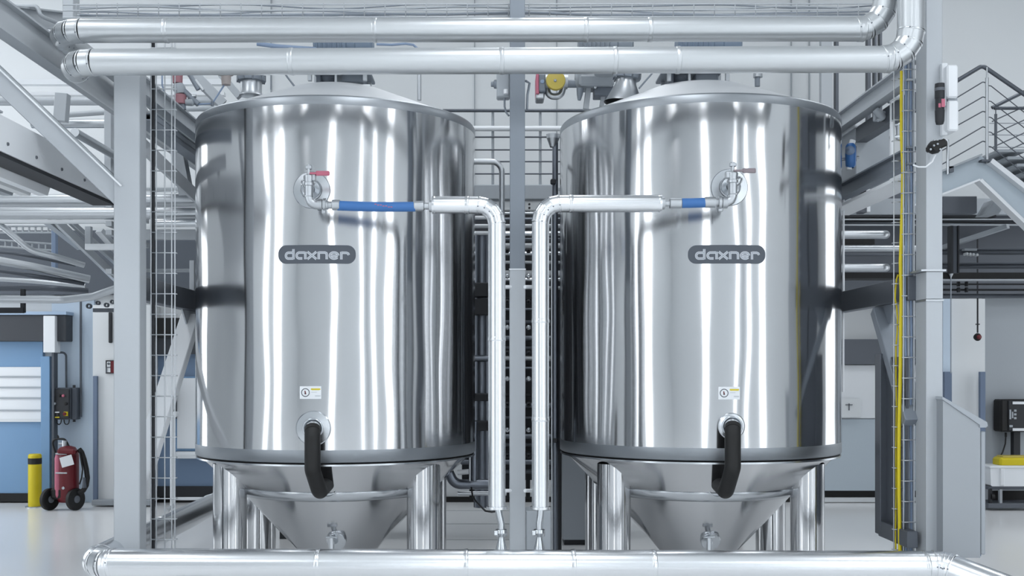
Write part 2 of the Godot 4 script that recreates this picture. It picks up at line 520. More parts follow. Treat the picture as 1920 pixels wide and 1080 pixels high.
func wire_ladders() -> void:
	wire_ladder("tall wire cable ladder carrying one black cable right of the left post", 283, 329, [283, 293, 309, 322, 328], 8.6, 90, 38.4, 60, 1110)
	solo("black_cable", sh().cyl(P(287, 60, 8.63), P(287, 1112, 8.63), 0.016, 10), M.dark_grey, "thick black cable running up the left wire ladder", "cable")
	wire_ladder("narrow wire ladder holding the thin yellow cable right of the tanks", 1676, 1694, [1676, 1694], 8.7, 148, 38.4, 130, 1090, 2.4)
	wire_ladder("wire ladder holding the grey blue cables beside the right post", 1694, 1716, [1694, 1714], 8.62, 130, 38.6, 100, 1090, 2.8)
	var k := 0
	for q in [[1698, 5.0], [1703, 5.5], [1708, 5.0], [1712, 3.5]]:
		var pts := []
		for i in 14:
			var y := lerpf(90, 1090, i / 13.0)
			pts.append(P(q[0] + 0.9 * sin(i * 1.7 + k), y, 8.66))
		solo("grey_cable", sh().tube(pts, q[1] * 0.5 * 8.66 / F, 8), [M.cable_blue, M.cable_grey][k % 2], ["grey blue cable nearest the yellow cable on the right ladder", "pale grey cable second from the yellow cable", "grey blue cable third from the yellow cable", "thin pale grey cable nearest the right post"][k], "cable")
		k += 1
	var pa := []
	var wob := [1691, 1690.5, 1690.5, 1693, 1692.5, 1690.5, 1688.5, 1690, 1689, 1688.5, 1687.5, 1686, 1685.5, 1685.5, 1686.5, 1687.5, 1688]
	for i in wob.size():
		pa.append(P(wob[i], lerpf(133, 1090, i / float(wob.size() - 1)), 8.66))
	solo("yellow_cable", sh().tube(pa, 0.0145, 10), M.yellow, "thick yellow cable running the full height beside the right post", "cable")
	pa = []
	for q in [[1684, 515], [1681, 524], [1679, 545], [1678.5, 560], [1681, 575], [1683, 595], [1682.5, 620], [1680, 650], [1680, 700], [1681, 760], [1680, 840], [1680.5, 920], [1679.5, 980], [1679.5, 1090]]:
		pa.append(P(q[0], q[1], 8.72))
	solo("yellow_cable", sh().tube(pa, 0.007, 8), M.yellow, "thin yellow cable hanging left of the thick one, lower half only", "cable")

# insulated pipe in sheet cladding: jackets between beads, gored elbows at the corners
# cuts: for every straight the fractions at which a joint bead sits
func clad_pipe(called: String, lab: String, pts: Array, r: float, cuts: Array, m: Material, rb := 0.0, ends := true, group := "") -> Node3D:
	var t := thing(called, lab, "pipe", pts[0], group)
	var starts := [pts[0]]
	var finish := []
	for k in range(1, pts.size() - 1):
		var arc := bend(pts[k - 1], pts[k], pts[k + 1], rb if rb > 0.0 else r * 1.9, 4)
		finish.append(arc[0]); starts.append(arc[-1])
		# gored elbow: mitred rings, each with a raised seam
		var s := sh()
		for i in 4:
			s.tube([arc[i], arc[i + 1]], r * 1.015, 28, false)
		for i in range(0, 5):
			var d: Vector3 = ((arc[mini(i + 1, 4)] as Vector3) - (arc[maxi(i - 1, 0)] as Vector3)).normalized()
			var rr := r * (1.05 if i in [0, 4] else 1.03)
			s.tube([arc[i] - d * 0.008, arc[i] - d * 0.004, arc[i] + d * 0.004, arc[i] + d * 0.008], [r, rr, rr, r], 28, false)
		put("elbow", s, m, t)
		# pop rivets along the throat of the elbow
		var rv := sh()
		var cen: Vector3 = ((arc[0] as Vector3) + (arc[-1] as Vector3)) * 0.5
		for i in 5:
			var q: Vector3 = arc[i]
			var tocam := (Vector3(0, EYE, 0) - q).normalized()
			var side := ((cen - q).normalized() * 0.25 + tocam).normalized()
			var dd: Vector3 = ((arc[mini(i + 1, 4)] as Vector3) - (arc[maxi(i - 1, 0)] as Vector3)).normalized()
			side = (side - dd * side.dot(dd)).normalized()
			rv.lathe(q + side * r * 1.03, [Vector2(0.006, -0.004), Vector2(0.005, 0.004), Vector2(0, 0.005)], 8, side)
		put("rivet_row", rv, M.dark_steel, t)
	finish.append(pts[-1])
	for k in starts.size():
		var a: Vector3 = starts[k]
		var b: Vector3 = finish[k]
		var fr := [0.0]
		fr.append_array(cuts[k] if k < cuts.size() else [])
		fr.append(1.0)
		var d := (b - a).normalized()
		for i in fr.size() - 1:
			put("jacket", sh().tube([a.lerp(b, fr[i]) + d * 0.002, a.lerp(b, fr[i + 1]) - d * 0.002], r * (1.0 if i % 2 == 0 else 0.992), 36, ends), m, t)
			if i > 0:
				var c := a.lerp(b, fr[i])
				put("joint_bead", sh().tube([c - d * 0.018, c - d * 0.012, c - d * 0.002, c + d * 0.002, c + d * 0.012, c + d * 0.018], [r * 0.99, r * 1.03, r * 1.03, r * 1.045, r * 1.045, r * 0.99], 36, false), m, t)
	return t

func cut(x: Array, a: float, b: float) -> Array:
	var o := []
	for q in x: o.append((q - a) / (b - a))
	return o

func clad_pipes() -> void:
	# two long runs over the tanks: they come forward out of the hall on the left and rise on the right
	var z := 8.15
	var m: Material = M.cladding_hazed
	var ra := 22.0 * z / F
	var a0 := P(100, 58, z)
	var a1 := P(1660, 55, z)
	clad_pipe("clad_pipe", "upper of the two long clad pipes crossing above both tanks", [a0 + Vector3(0, 0, -6.0), a0, a1, a1 + Vector3(0, 3.4, 0)], ra, [[0.4, 0.75], cut([310, 703, 1100, 1221, 1622], 150, 1612), [0.4]], m, 0.21)
	z = 7.95
	var r2 := 24.5 * z / F
	var b0 := P(124, 117, z)
	var b1 := P(1708, 111, z)
	clad_pipe("clad_pipe", "lower of the two long clad pipes crossing just above the tank rims", [b0 + Vector3(0, 0, -6.0), b0, b1, b1 + Vector3(0, 3.8, 0)], r2, [[0.4, 0.75], cut([548, 945, 1158, 1277, 1675], 175, 1665), [0.12, 0.5]], m, 0.2)
	# the low run across the foreground
	z = 8.0
	var rc := 29.0 * z / F
	var c0 := P(172, 1057, z)
	var c1 := P(1768, 1062, z)
	clad_pipe("clad_pipe", "long shiny clad pipe lying low across the foreground", [c0 + Vector3(0.0, 0.02, -5.2), c0, c1, c1 + Vector3(0.55, -0.2, 0.62), c1 + Vector3(0.6, -0.42, 0.68)], rc, [[0.36, 0.7], cut([205, 597, 873, 1073, 1223, 1728], 215, 1745)], M.cladding, 0.16)
	for q in [[330, "pipe stand under the left end of the low pipe"], [1600, "pipe stand under the right end of the low pipe"]]:
		var p := P(q[0], 1060, z)
		solo("pipe_stand", sh().box(Vector3(p.x, (p.y - rc) / 2, p.z), Vector3(0.08, p.y - rc, 0.08), Basis.IDENTITY, 0.004).box(Vector3(p.x, 0.01, p.z), Vector3(0.2, 0.02, 0.2)), M.galvanised, q[1], "pipe stand")
	# drop legs between the tanks
	z = 8.35
	var rv := 0.066
	var v0 := P(811, 384.5, z)
	var v1 := P(931.5, 384.5, z)
	var t := clad_pipe("clad_pipe", "clad drop pipe left of the centre post, fed by the longer blue hose", [v0, v1, P(931.5, 951, z)], rv, [[0.75], cut([648], 440, 951)], M.cladding, 0.14)
	put("end_flange", sh().lathe(P(931.5, 951, z), [Vector2(0.02, -0.012), Vector2(rv * 1.22, -0.012), Vector2(rv * 1.22, 0.006), Vector2(rv, 0.01)], 36), M.cladding, t)
	put("end_cap", sh().lathe(v0, [Vector2(0.0, 0.004), Vector2(rv * 1.0, 0.004), Vector2(rv * 1.03, -0.012), Vector2(rv, -0.02)], 36, Vector3.LEFT), M.cladding, t)
	drop_tail(t, [P(934, 953, z), P(936, 965, z), P(940, 982, z), P(940, 993, z)], 940, z)
	v0 = P(1239, 382, z); v1 = P(1013.5, 382, z)
	t = clad_pipe("clad_pipe", "clad drop pipe right of the centre post, fed by the shorter blue hose", [v0, v1, P(1013.5, 951, z)], rv, [[0.88], cut([617, 793], 440, 951)], M.cladding, 0.14)
	put("end_flange", sh().lathe(P(1013.5, 951, z), [Vector2(0.02, -0.012), Vector2(rv * 1.22, -0.012), Vector2(rv * 1.22, 0.006), Vector2(rv, 0.01)], 36), M.cladding, t)
	put("end_cap", sh().lathe(v0, [Vector2(0.0, 0.004), Vector2(rv * 1.0, 0.004), Vector2(rv * 1.03, -0.012), Vector2(rv, -0.02)], 36, Vector3.RIGHT), M.cladding, t)
	drop_tail(t, [P(1014, 953, z), P(1013, 968, z), P(1011, 980, z), P(1011, 993, z)], 1011, z)
	# stays from the centre post to the drop pipes
	for q in [[944, 957, 538, "upper stay rod from centre post to left drop pipe"], [984, 1001, 538, "upper stay rod from centre post to right drop pipe"], [944, 957, 920, "lower stay rod from centre post to left drop pipe"], [984, 1001, 920, "lower stay rod from centre post to right drop pipe"]]:
		solo("stay_rod", sh().cyl(P(q[0], q[2], 8.42), P(q[1], q[2], 8.5), 0.014, 12), M.panel_white, q[3], "stay rod")

func drop_tail(t: Node3D, pts: Array, x: float, z: float) -> void:
	put("tail_pipe", sh().tube(pts, 0.026, 20), M.steel, t)
	put("clamp", sh().lathe(P(x, 999, z), [Vector2(0.03, -0.028), Vector2(0.042, -0.026), Vector2(0.045, 0.0), Vector2(0.042, 0.026), Vector2(0.03, 0.028)], 24).box(P(x - 10, 999, z - 0.03), Vector3(0.03, 0.036, 0.03), Basis.IDENTITY, 0.004), M.steel, t)
	put("reducer", sh().lathe(P(x, 1031, z), [Vector2(0.044, -0.02), Vector2(0.042, 0.01), Vector2(0.024, 0.085), Vector2(0.024, 0.11)], 24, Vector3.UP, true), M.steel, t)

# ring mounted on a tank wall: a flat boss with a raised rim facing the camera
func fittings() -> void:
	var z := 8.36
	# left tank: elbow, union, blue hose
	valve_set(585, 357, 579, 1.0, z, [597, 612, 636, 777], 384, M.pale_red, "sampling valve with a red lever on the left tank", -1.418)
	valve_set(1367, 352, 1374, -1.0, z, [1362, 1346, 1321, 1277], 380, M.lever_grey, "sampling valve with a grey lever on the right tank", 1.855)
	var pts := []
	for i in 9:
		var q := i / 8.0
		pts.append(P(lerpf(633, 779, q), lerpf(385.5, 387.5, q) + 1.2 * sin(q * PI), z))
	var h := thing("blue_hose", "longer blue braided hose between valve and left drop pipe", "hose", pts[0])
	put("hose_tube", sh().tube(pts, 0.0375, 24), M.hose_blue, h)
	put("ferrule", sh().lathe(P(611, 384.5, z), [Vector2(0.02, 0.0), Vector2(0.034, 0.0), Vector2(0.034, 0.018), Vector2(0.028, 0.02), Vector2(0.028, 0.045), Vector2(0.041, 0.05), Vector2(0.041, 0.105), Vector2(0.036, 0.108)], 24, Vector3.RIGHT), M.satin_steel, h)
	put("ferrule", sh().lathe(P(808, 386.5, z), [Vector2(0.02, -0.01), Vector2(0.046, -0.01), Vector2(0.046, 0.014), Vector2(0.026, 0.018), Vector2(0.026, 0.05), Vector2(0.04, 0.055), Vector2(0.04, 0.125), Vector2(0.036, 0.13)], 24, Vector3.LEFT), M.satin_steel, h)
	var pr := sh()
	for i in 7:
		var q := lerpf(705, 735, i / 6.0)
		pr.box(P(q, 384.0 + i * 0.9 + (i % 2), z) + Vector3(0, 0, 0.0365), Vector3(0.014, 0.006, 0.003))
	put("hose_print", pr, M.pale_red, h)
	h = thing("blue_hose", "shorter blue hose between valve and right drop pipe", "hose", P(1300, 380, z))
	put("hose_tube", sh().tube([P(1278, 381, z), P(1300, 380.6, z), P(1322, 380, z)], 0.0375, 24), M.hose_blue, h)
	put("ferrule", sh().lathe(P(1347, 379.5, z), [Vector2(0.02, 0.0), Vector2(0.03, 0.0), Vector2(0.03, 0.02), Vector2(0.042, 0.024), Vector2(0.042, 0.1), Vector2(0.036, 0.108)], 24, Vector3.LEFT), M.satin_steel, h)
	put("ferrule", sh().lathe(P(1240, 381.5, z), [Vector2(0.02, 0.0), Vector2(0.047, 0.0), Vector2(0.047, 0.024), Vector2(0.024, 0.03), Vector2(0.024, 0.06), Vector2(0.04, 0.065), Vector2(0.04, 0.15), Vector2(0.036, 0.155)], 24, Vector3.RIGHT), M.satin_steel, h)
	outlets()
	signs()

func valve_set(bx: float, by: float, px: float, s: float, z: float, xs: Array, ye: float, lever: Material, lab: String, cx: float) -> void:
	var zs := 8.735
	var t := thing("sampling_valve", lab, "valve", P(px, by, z))
	var c := P(bx, by, zs)
	put("boss", sh().lathe(c, [Vector2(0.15, -0.03), Vector2(0.148, 0.012), Vector2(0.143, 0.018), Vector2(0.085, 0.022)], 48, Vector3.BACK), M.steel, t)
	put("boss_ring", sh().lathe(c, [Vector2(0.083, 0.0), Vector2(0.083, 0.05), Vector2(0.078, 0.055), Vector2(0.07, 0.05), Vector2(0.03, 0.04)], 48, Vector3.BACK), M.steel, t)
	put("nozzle", sh().tube(path([c + Vector3(0, 0, 0.02), Vector3(c.x, c.y, -z), P(px, by - 4, z)], 0.02, 4), 0.028, 16), M.steel, t)
	put("riser", sh().tube(path([P(px, 330, z), P(px, ye, z), P(xs[0], ye, z)], 0.062, 8), 0.036, 24), M.satin_steel, t)
	put("riser_seam", sh().lathe(P(px, ye - 15, z), [Vector2(0.035, -0.004), Vector2(0.038, 0), Vector2(0.035, 0.004)], 24), M.steel, t)
	var w := absf(xs[1] - xs[0]) * z / F
	put("union", sh().lathe(P(xs[0], ye, z), [Vector2(0.03, -0.01), Vector2(0.044, -0.006), Vector2(0.044, w * 0.5), Vector2(0.036, w * 0.55), Vector2(0.05, w * 0.6), Vector2(0.05, w * 0.95), Vector2(0.03, w)], 6 if s > 0 else 24, Vector3.RIGHT * s), M.satin_steel, t)
	put("union_wing", sh().box(P((xs[0] + xs[1]) / 2 + 3 * s, ye + 12, z), Vector3(0.035, 0.04, 0.02), Basis.IDENTITY, 0.005), M.satin_steel, t)
	# ball valve body, bonnet, lever
	var vy := by - 28
	put("valve_body", sh().lathe(P(px, vy + 8, z), [Vector2(0.036, -0.05), Vector2(0.046, -0.046), Vector2(0.046, -0.025), Vector2(0.038, -0.02), Vector2(0.042, 0.01), Vector2(0.042, 0.03), Vector2(0.03, 0.036)], 8).box(P(px + 8 * s, vy + 4, z), Vector3(0.05, 0.055, 0.05), Basis.IDENTITY, 0.006), M.satin_steel, t)
	put("stem", sh().cyl(P(px, vy, z), P(px, vy - 20, z), 0.014, 12).box(P(px, vy - 15, z), Vector3(0.05, 0.03, 0.03), Basis.IDENTITY, 0.004), M.satin_steel, t)
	var ly := vy - 4.0 if s > 0 else vy - 4.0
	var o := 13.0 if s > 0 else 18.0
	var len := 26.0 if s > 0 else 25.0
	var lv := put("lever", sh().bar(P(px + 2, ly, z - 0.03), P(px + o + 2, ly, z - 0.03), 0.02, 0.014, Vector3.UP).box(P(px + o + len / 2, ly, z - 0.03), Vector3(len * z / F, 0.036, 0.02), Basis.IDENTITY, 0.006), lever, t)
	lv.set_meta("label", "valve lever")

func outlets() -> void:
	# bent drain pipes in black insulation, from the shell down into the cone
	for q in [[588.0, 803.0, 586.0, 609.0, 1.0, "black insulated drain pipe bending from left tank shell into its cone", -1.418], [1371.0, 799.0, 1374.0, 1351.0, -1.0, "black insulated drain pipe bending from right tank shell into its cone", 1.855]]:
		var zs := 8.735
		var c := P(q[0], q[1], zs)
		var t := thing("drain_pipe", q[5], "pipe", c)
		var rbig := 0.143 if q[4] > 0 else 0.11
		put("boss", sh().lathe(c, [Vector2(rbig, -0.03), Vector2(rbig - 0.003, 0.012), Vector2(rbig - 0.01, 0.018), Vector2(0.08, 0.022)], 48, Vector3.BACK), M.steel, t)
		put("boss_ring", sh().lathe(c, [Vector2(0.078, 0.0), Vector2(0.082, 0.045), Vector2(0.076, 0.05), Vector2(0.07, 0.045), Vector2(0.06, 0.03)], 48, Vector3.BACK, true), M.steel, t)
		var z := 8.5
		put("stub", sh().tube(path([c, P(q[2], q[1] + 1, z), P(q[2], q[1] + 16, z)], 0.05, 6), 0.058, 24), M.steel, t)
		var xe: float = q[2]
		var pts := path([P(xe, q[1] + 2, z + 0.02), P(xe, q[1] + 6, z), P(xe, q[1] + 78, z), P(xe + 13 * q[4], 922, z + 0.13), P(q[3] + 6 * q[4], 905, z + 0.55)], 0.075, 7)
		pts[0] = P(xe, q[1] + 7, z)
		put("insulation", sh().tube(pts, 0.062, 28), M.black_rubber, t)
		var e: Vector3 = P(q[3], 912, 9.0)
		put("cone_ring", sh().lathe(e + Vector3(0.015 * q[4], 0.0, -0.06), [Vector2(0.05, 0.0), Vector2(0.085, 0.0), Vector2(0.085, 0.05), Vector2(0.07, 0.055)], 32, Vector3(0, -0.5, 1).normalized()), M.steel, t)
	# small taps low on the cones
	for q in [[622, 1012, "small drain tap at the foot of the left cone", -1.418], [1329, 1012, "small drain tap at the foot of the right cone", 1.855]]:
		var z := 9.37
		var c := P(q[0], q[1], z)
		var t := thing("drain_tap", q[2], "tap", c)
		put("flange", sh().lathe(c + Vector3(0.03, -0.02, -0.08), [Vector2(0.0, -0.03), Vector2(0.085, -0.03), Vector2(0.085, 0.012), Vector2(0.08, 0.02), Vector2(0.0, 0.02)], 32, Vector3(0, -0.45, 0.9)), M.steel, t)
		put("tap_body", sh().cyl(c + Vector3(0.02, -0.02, -0.06), c + Vector3(0, -0.02, 0.03), 0.026, 16).cyl(c + Vector3(0, 0.02, 0.02), c + Vector3(0, -0.12, 0.02), 0.024, 16), M.steel, t)
		put("tap_handle", sh().box(c + Vector3(0, 0.025, 0.02), Vector3(0.1, 0.014, 0.03), Basis.IDENTITY, 0.004), M.steel, t)

# ---- flat print on the curved shell: polygons wrapped round the tank
func on_shell(cx: float, dpx: float, py: float, u: float, v: float, lift: float) -> Array:
	# u, v in metres from the middle of the plate, along the shell and up
	var zs := TZ - TR
	var x0 := (dpx - CX) * (zs + 0.02) / F - cx
	var a0 := asin(clampf(x0 / TR, -1, 1))
	var y0 := EYE - (py - HY) * (zs + 0.01) / F
	var a := a0 + u / TR
	var nn := Vector3(sin(a), 0, cos(a))
	return [Vector3(cx, y0 + v, -TZ) + nn * (TR + lift), nn]

func ribbon(s: Shape, pl: Array, w: float, cx: float, dpx: float, py: float, lift: float) -> void:
	# a stroke of width w along a 2D polyline, mitred
	var n := pl.size()
	var rows := []
	for i in n:
		var p: Vector2 = pl[i]
		var d0: Vector2 = (p - pl[maxi(i - 1, 0)]) if i > 0 else (pl[1] - p)
		var d1: Vector2 = (pl[mini(i + 1, n - 1)] - p) if i < n - 1 else d0
		d0 = d0.normalized(); d1 = d1.normalized()
		var m := (Vector2(-d0.y, d0.x) + Vector2(-d1.y, d1.x)).normalized()
		var k := w * 0.5 / maxf(0.45, m.dot(Vector2(-d0.y, d0.x)))
		var ext := Vector2.ZERO
		var row := []
		for sg in [-1.0, 1.0]:
			var q: Vector2 = p + m * k * sg + ext
			var r: Array = on_shell(cx, dpx, py, q.x, q.y, lift)
			row.append(s.vert(r[0], r[1]))
		rows.append(row)
	for i in n - 1:
		s.quad(rows[i][0], rows[i][1], rows[i + 1][1], rows[i + 1][0])

func patch(s: Shape, cx: float, dpx: float, py: float, cu: float, cv: float, w: float, h: float, r: float, lift: float) -> void:
	# rounded rectangle, as columns that follow the shell
	var cols := 40
	var prev := []
	for k in cols + 1:
		var u := -cos(PI * k / cols) * w / 2 if r > 0.0 else lerpf(-w / 2, w / 2, k / float(cols))
		var e := maxf(0.0, absf(u) - (w / 2 - r))
		var hh := h / 2 - r + sqrt(maxf(0.0, r * r - e * e)) if r > 0.0 else h / 2
		var row := []
		for v in [[-hh, lift], [hh, lift]]:
			var q: Array = on_shell(cx, dpx, py, cu + u, cv + v[0], v[1])
			row.append(s.vert(q[0], q[1]))
		for v in [-hh, hh]:
			var q: Array = on_shell(cx, dpx, py, cu + u, cv + v, -0.002)
			row.append(s.vert(q[0], Vector3(0, signf(v), 0)))
		if prev.size():
			s.quad(prev[0], prev[1], row[1], row[0])
			var a := s.v.size()
			for q in [prev[2], row[2], prev[0], row[0]]: s.vert(s.v[q], Vector3.DOWN)
			s.quad(a, a + 1, a + 3, a + 2)
			for q in [prev[3], row[3], prev[1], row[1]]: s.vert(s.v[q], Vector3.UP)
			s.quad(a + 4, a + 5, a + 7, a + 6)
		prev = row

func arc2(c: Vector2, rx: float, ry: float, a0: float, a1: float, n := 6) -> Array:
	var o := []
	for k in n + 1:
		var a := deg_to_rad(lerpf(a0, a1, k / float(n)))
		o.append(c + Vector2(cos(a) * rx, sin(a) * ry))
	return o

func signs() -> void:
	# lettering of the name plates, drawn as strokes on a 0..1 body
	var word := {}
	word["d"] = [[Vector2(0.92, 0.88), Vector2(0.34, 0.88)] + arc2(Vector2(0.34, 0.5), 0.26, 0.38, 100, 260) + [Vector2(0.34, 0.12), Vector2(0.88, 0.12)], [Vector2(0.88, 0.0), Vector2(0.88, 1.35)]]
	word["a"] = [[Vector2(0.92, 0.88), Vector2(0.36, 0.88)] + arc2(Vector2(0.36, 0.5), 0.28, 0.38, 100, 260) + [Vector2(0.36, 0.12), Vector2(0.68, 0.12)], [Vector2(0.98, 1.0), Vector2(0.98, 0.0)]]
	word["x"] = [[Vector2(0.06, 0.02), Vector2(0.98, 0.98)], [Vector2(0.06, 0.98), Vector2(0.98, 0.02)]]
	word["n"] = [[Vector2(0.1, 0.0), Vector2(0.1, 1.0)], [Vector2(0.1, 0.88), Vector2(0.7, 0.88), Vector2(0.86, 0.8), Vector2(0.9, 0.62), Vector2(0.9, 0.0)]]
	word["e"] = [arc2(Vector2(0.5, 0.5), 0.42, 0.4, -18, 0, 2) + arc2(Vector2(0.5, 0.5), 0.42, 0.4, 0, 325, 18), [Vector2(0.12, 0.48), Vector2(0.9, 0.48)]]
	word["r"] = [[Vector2(0.1, 0.0), Vector2(0.1, 1.0)], [Vector2(0.1, 0.88), Vector2(0.62, 0.88), Vector2(0.78, 0.8), Vector2(0.86, 0.6)]]
	word["e"][0] = arc2(Vector2(0.5, 0.5), 0.42, 0.4, 0, 325, 18)
	for q in [[-1.418, 594.0, 477.0, "dark grey rounded name plate with pale lettering on the left tank", 583.0, 736.0, "small white warning sticker above the left drain pipe"], [1.855, 1363.0, 477.0, "dark grey rounded name plate with pale lettering on the right tank", 1366.0, 737.0, "small white warning sticker above the right drain pipe"]]:
		var cx: float = q[0]
		var t := thing("name_plate", q[3], "name plate", on_shell(cx, q[1], q[2], 0, 0, 0)[0])
		var s := sh()
		patch(s, cx, q[1], q[2], 0, 0, 0.622, 0.147, 0.066, 0.006)
		put("plate", s, M.plate_grey, t)
		var hx := 0.061
		var u := -0.252
		var wd := 0.083
		var by := -0.0405
		for ch in ["d", "a", "x", "n", "e", "r"]:
			s = sh()
			var s2 := sh()
			for st in word[ch]:
				var pl := []
				for p in st: pl.append(Vector2(u + (p as Vector2).x * wd * 0.94, by + (p as Vector2).y * hx))
				ribbon(s, pl, 0.0195, cx, q[1], q[2], 0.0075)
				ribbon(s2, pl, 0.006, cx, q[1], q[2], 0.0085)
			var lt := put("letter", s, M.letter_light, t)
			put("inline", s2, M.letter_mid, lt)
			u += 0.0885 if ch != "x" else 0.087
		# warning sticker: prohibition roundel, yellow heading, faint text lines
		t = thing("warning_sticker", q[6], "sticker", on_shell(cx, q[4], q[5], 0, 0, 0)[0])
		s = sh()
		patch(s, cx, q[4], q[5], 0, 0, 0.172, 0.1, 0.0, 0.004)
		put("paper", s, M.paper, t)
		s = sh()
		ribbon(s, arc2(Vector2(-0.04, 0.0), 0.031, 0.031, 0, 360, 24), 0.007, cx, q[4], q[5], 0.005)
		put("roundel", s, M.mid_grey, t)
		s = sh()
		ribbon(s, [Vector2(-0.044, 0.014), Vector2(-0.037, -0.014)], 0.009, cx, q[4], q[5], 0.0055)
		put("pictogram", s, M.red, t)
		s = sh()
		ribbon(s, [Vector2(-0.045, -0.002), Vector2(-0.042, -0.014)], 0.006, cx, q[4], q[5], 0.006)
		put("pictogram_shade", s, M.dark_grey, t)
		s = sh()
		var zz := []
		for k in 15: zz.append(Vector2(0.005 + k * 0.0052, 0.026 + (0.003 if k % 2 else -0.003)))
		ribbon(s, zz, 0.009, cx, q[4], q[5], 0.005)
		put("heading", s, M.yellow, t)
		s = sh()
		for v in [0.003, -0.024, -0.03]:
			ribbon(s, [Vector2(0.006 if v > 0 else 0.036, v), Vector2(0.05 if v > 0 else 0.08, v)], 0.0025, cx, q[4], q[5], 0.005)
		put("text_lines", s, M.light_grey, t)

const TR := 1.25
const TZ := 9.975

func tank(cx: float, dy: float, label: String, sd: int) -> Node3D:
	var at := Vector3(cx, 0, -TZ)
	var T := thing("storage_tank", label, "tank", at, "pair of steel tanks")
	var fn := FastNoiseLite.new()
	fn.seed = sd; fn.frequency = 1.0; fn.fractal_octaves = 2
	var y0 := 1.159 + dy
	var y1 := 4.03 + dy
	var prof := []
	for k in 25:
		prof.append(Vector2(TR, lerpf(y0 + 0.115, y1, k / 24.0)))
	put("shell", sh().lathe(at, prof, 180, Vector3.UP, true, fn), M.brushed_steel, T)
	put("bottom_band", sh().lathe(at, [Vector2(TR + 0.001, y0 + 0.115), Vector2(TR, y0 + 0.02), Vector2(TR - 0.014, y0 + 0.012)], 180, Vector3.UP, true), M.band_steel, T)
	put("seam_gap", sh().lathe(at, [Vector2(TR - 0.014, y0 + 0.013), Vector2(TR - 0.02, y0 + 0.006), Vector2(TR - 0.014, y0 - 0.001)], 120), M.black, T)
	put("bottom_lip", sh().lathe(at, [Vector2(TR - 0.02, y0 + 0.001), Vector2(TR - 0.004, y0), Vector2(TR - 0.004, y0 - 0.014), Vector2(TR - 0.05, y0 - 0.016)], 120), M.steel, T)
	put("top_band", sh().lathe(at, [Vector2(TR, y1), Vector2(TR - 0.001, y1 + 0.06), Vector2(TR - 0.012, y1 + 0.076), Vector2(TR - 0.05, y1 + 0.085)], 180, Vector3.UP, true), M.band_steel, T)
	# lid: shallow cone with a flat crown
	put("lid", sh().lathe(at, [Vector2(TR - 0.05, y1 + 0.085), Vector2(TR - 0.09, y1 + 0.098), Vector2(0.46, y1 + 0.385), Vector2(0.42, y1 + 0.395), Vector2(0.0, y1 + 0.395)], 120), M.lid_steel, T)
	# insulated upper cone, rolled lip, bare lower cone
	put("upper_cone", sh().lathe(at, [Vector2(0.94, 0.9), Vector2(TR - 0.05, y0 - 0.012)], 120), M.brushed_steel, T)
	put("cone_rim", sh().lathe(at, [Vector2(0.80, 0.812), Vector2(0.865, 0.82), Vector2(0.885, 0.836), Vector2(0.947, 0.896), Vector2(0.943, 0.904), Vector2(0.93, 0.9)], 120, Vector3.UP, true), M.steel, T)
	put("lower_cone", sh().lathe(at, [Vector2(0.14, 0.05), Vector2(0.83, 0.815)], 120), M.brushed_steel, T)
	put("outlet", sh().lathe(at, [Vector2(0.0, 0.004), Vector2(0.18, 0.004), Vector2(0.18, 0.045), Vector2(0.14, 0.05), Vector2(0.135, 0.07)], 40), M.steel, T)
	for q in [[-0.83, 0.62], [0.82, 0.62], [-0.83, -0.62], [0.82, -0.62]]:
		var f := at + Vector3(q[0], 0, q[1])
		var lg := put("leg", sh().lathe(f, [Vector2(0.142, 0.02), Vector2(0.142, 1.12)], 40), M.brushed_steel, T)
		put("foot_plate", sh().lathe(f, [Vector2(0, 0.0), Vector2(0.19, 0.0), Vector2(0.19, 0.02), Vector2(0, 0.02)], 32), M.satin_steel, lg)
	return T

func tanks() -> void:
	tank(-1.418, 0.0, "left brushed steel tank with the longer blue hose on its valve", 3)
	tank(1.855, 0.017, "right brushed steel tank with the shorter blue hose on its valve", 8)

# tube through pixel points [px, py, depth]; radius in pixels at the first point's depth
func rod(called: String, lab: String, cat: String, pts: Array, rpx: float, m: Material, group := "", rb := 0.0) -> MeshInstance3D:
	var w := []
	for q in pts: w.append(P(q[0], q[1], q[2]))
	if rb > 0.0 and w.size() > 2: w = path(w, rb, 6)
	return solo(called, sh().tube(w, rpx * pts[0][2] / F, 14 if rpx > 3 else 8), m, lab, cat, group)

# box that fills the pixel rectangle at depth z, dz deep
func pbox(s: Shape, x0: float, y0: float, x1: float, y1: float, z: float, dz: float, ch := 0.0) -> Shape:
	var a := P(x0, y0, z)
	var b := P(x1, y1, z)
	return s.box(Vector3((a.x + b.x) / 2, (a.y + b.y) / 2, -z - dz / 2), Vector3(absf(b.x - a.x), absf(a.y - b.y), dz), Basis.IDENTITY, ch)

# bar whose front follows two pixel points at a given depth
func pbar(s: Shape, x0: float, y0: float, z0: float, x1: float, y1: float, z1: float, hpx: float, w := 0.04) -> Shape:
	return s.bar(P(x0, y0, z0), P(x1, y1, z1), w, hpx * z0 / F, Vector3.UP if absf(x1 - x0) > 2.0 or z0 != z1 else Vector3.RIGHT, 0.003)

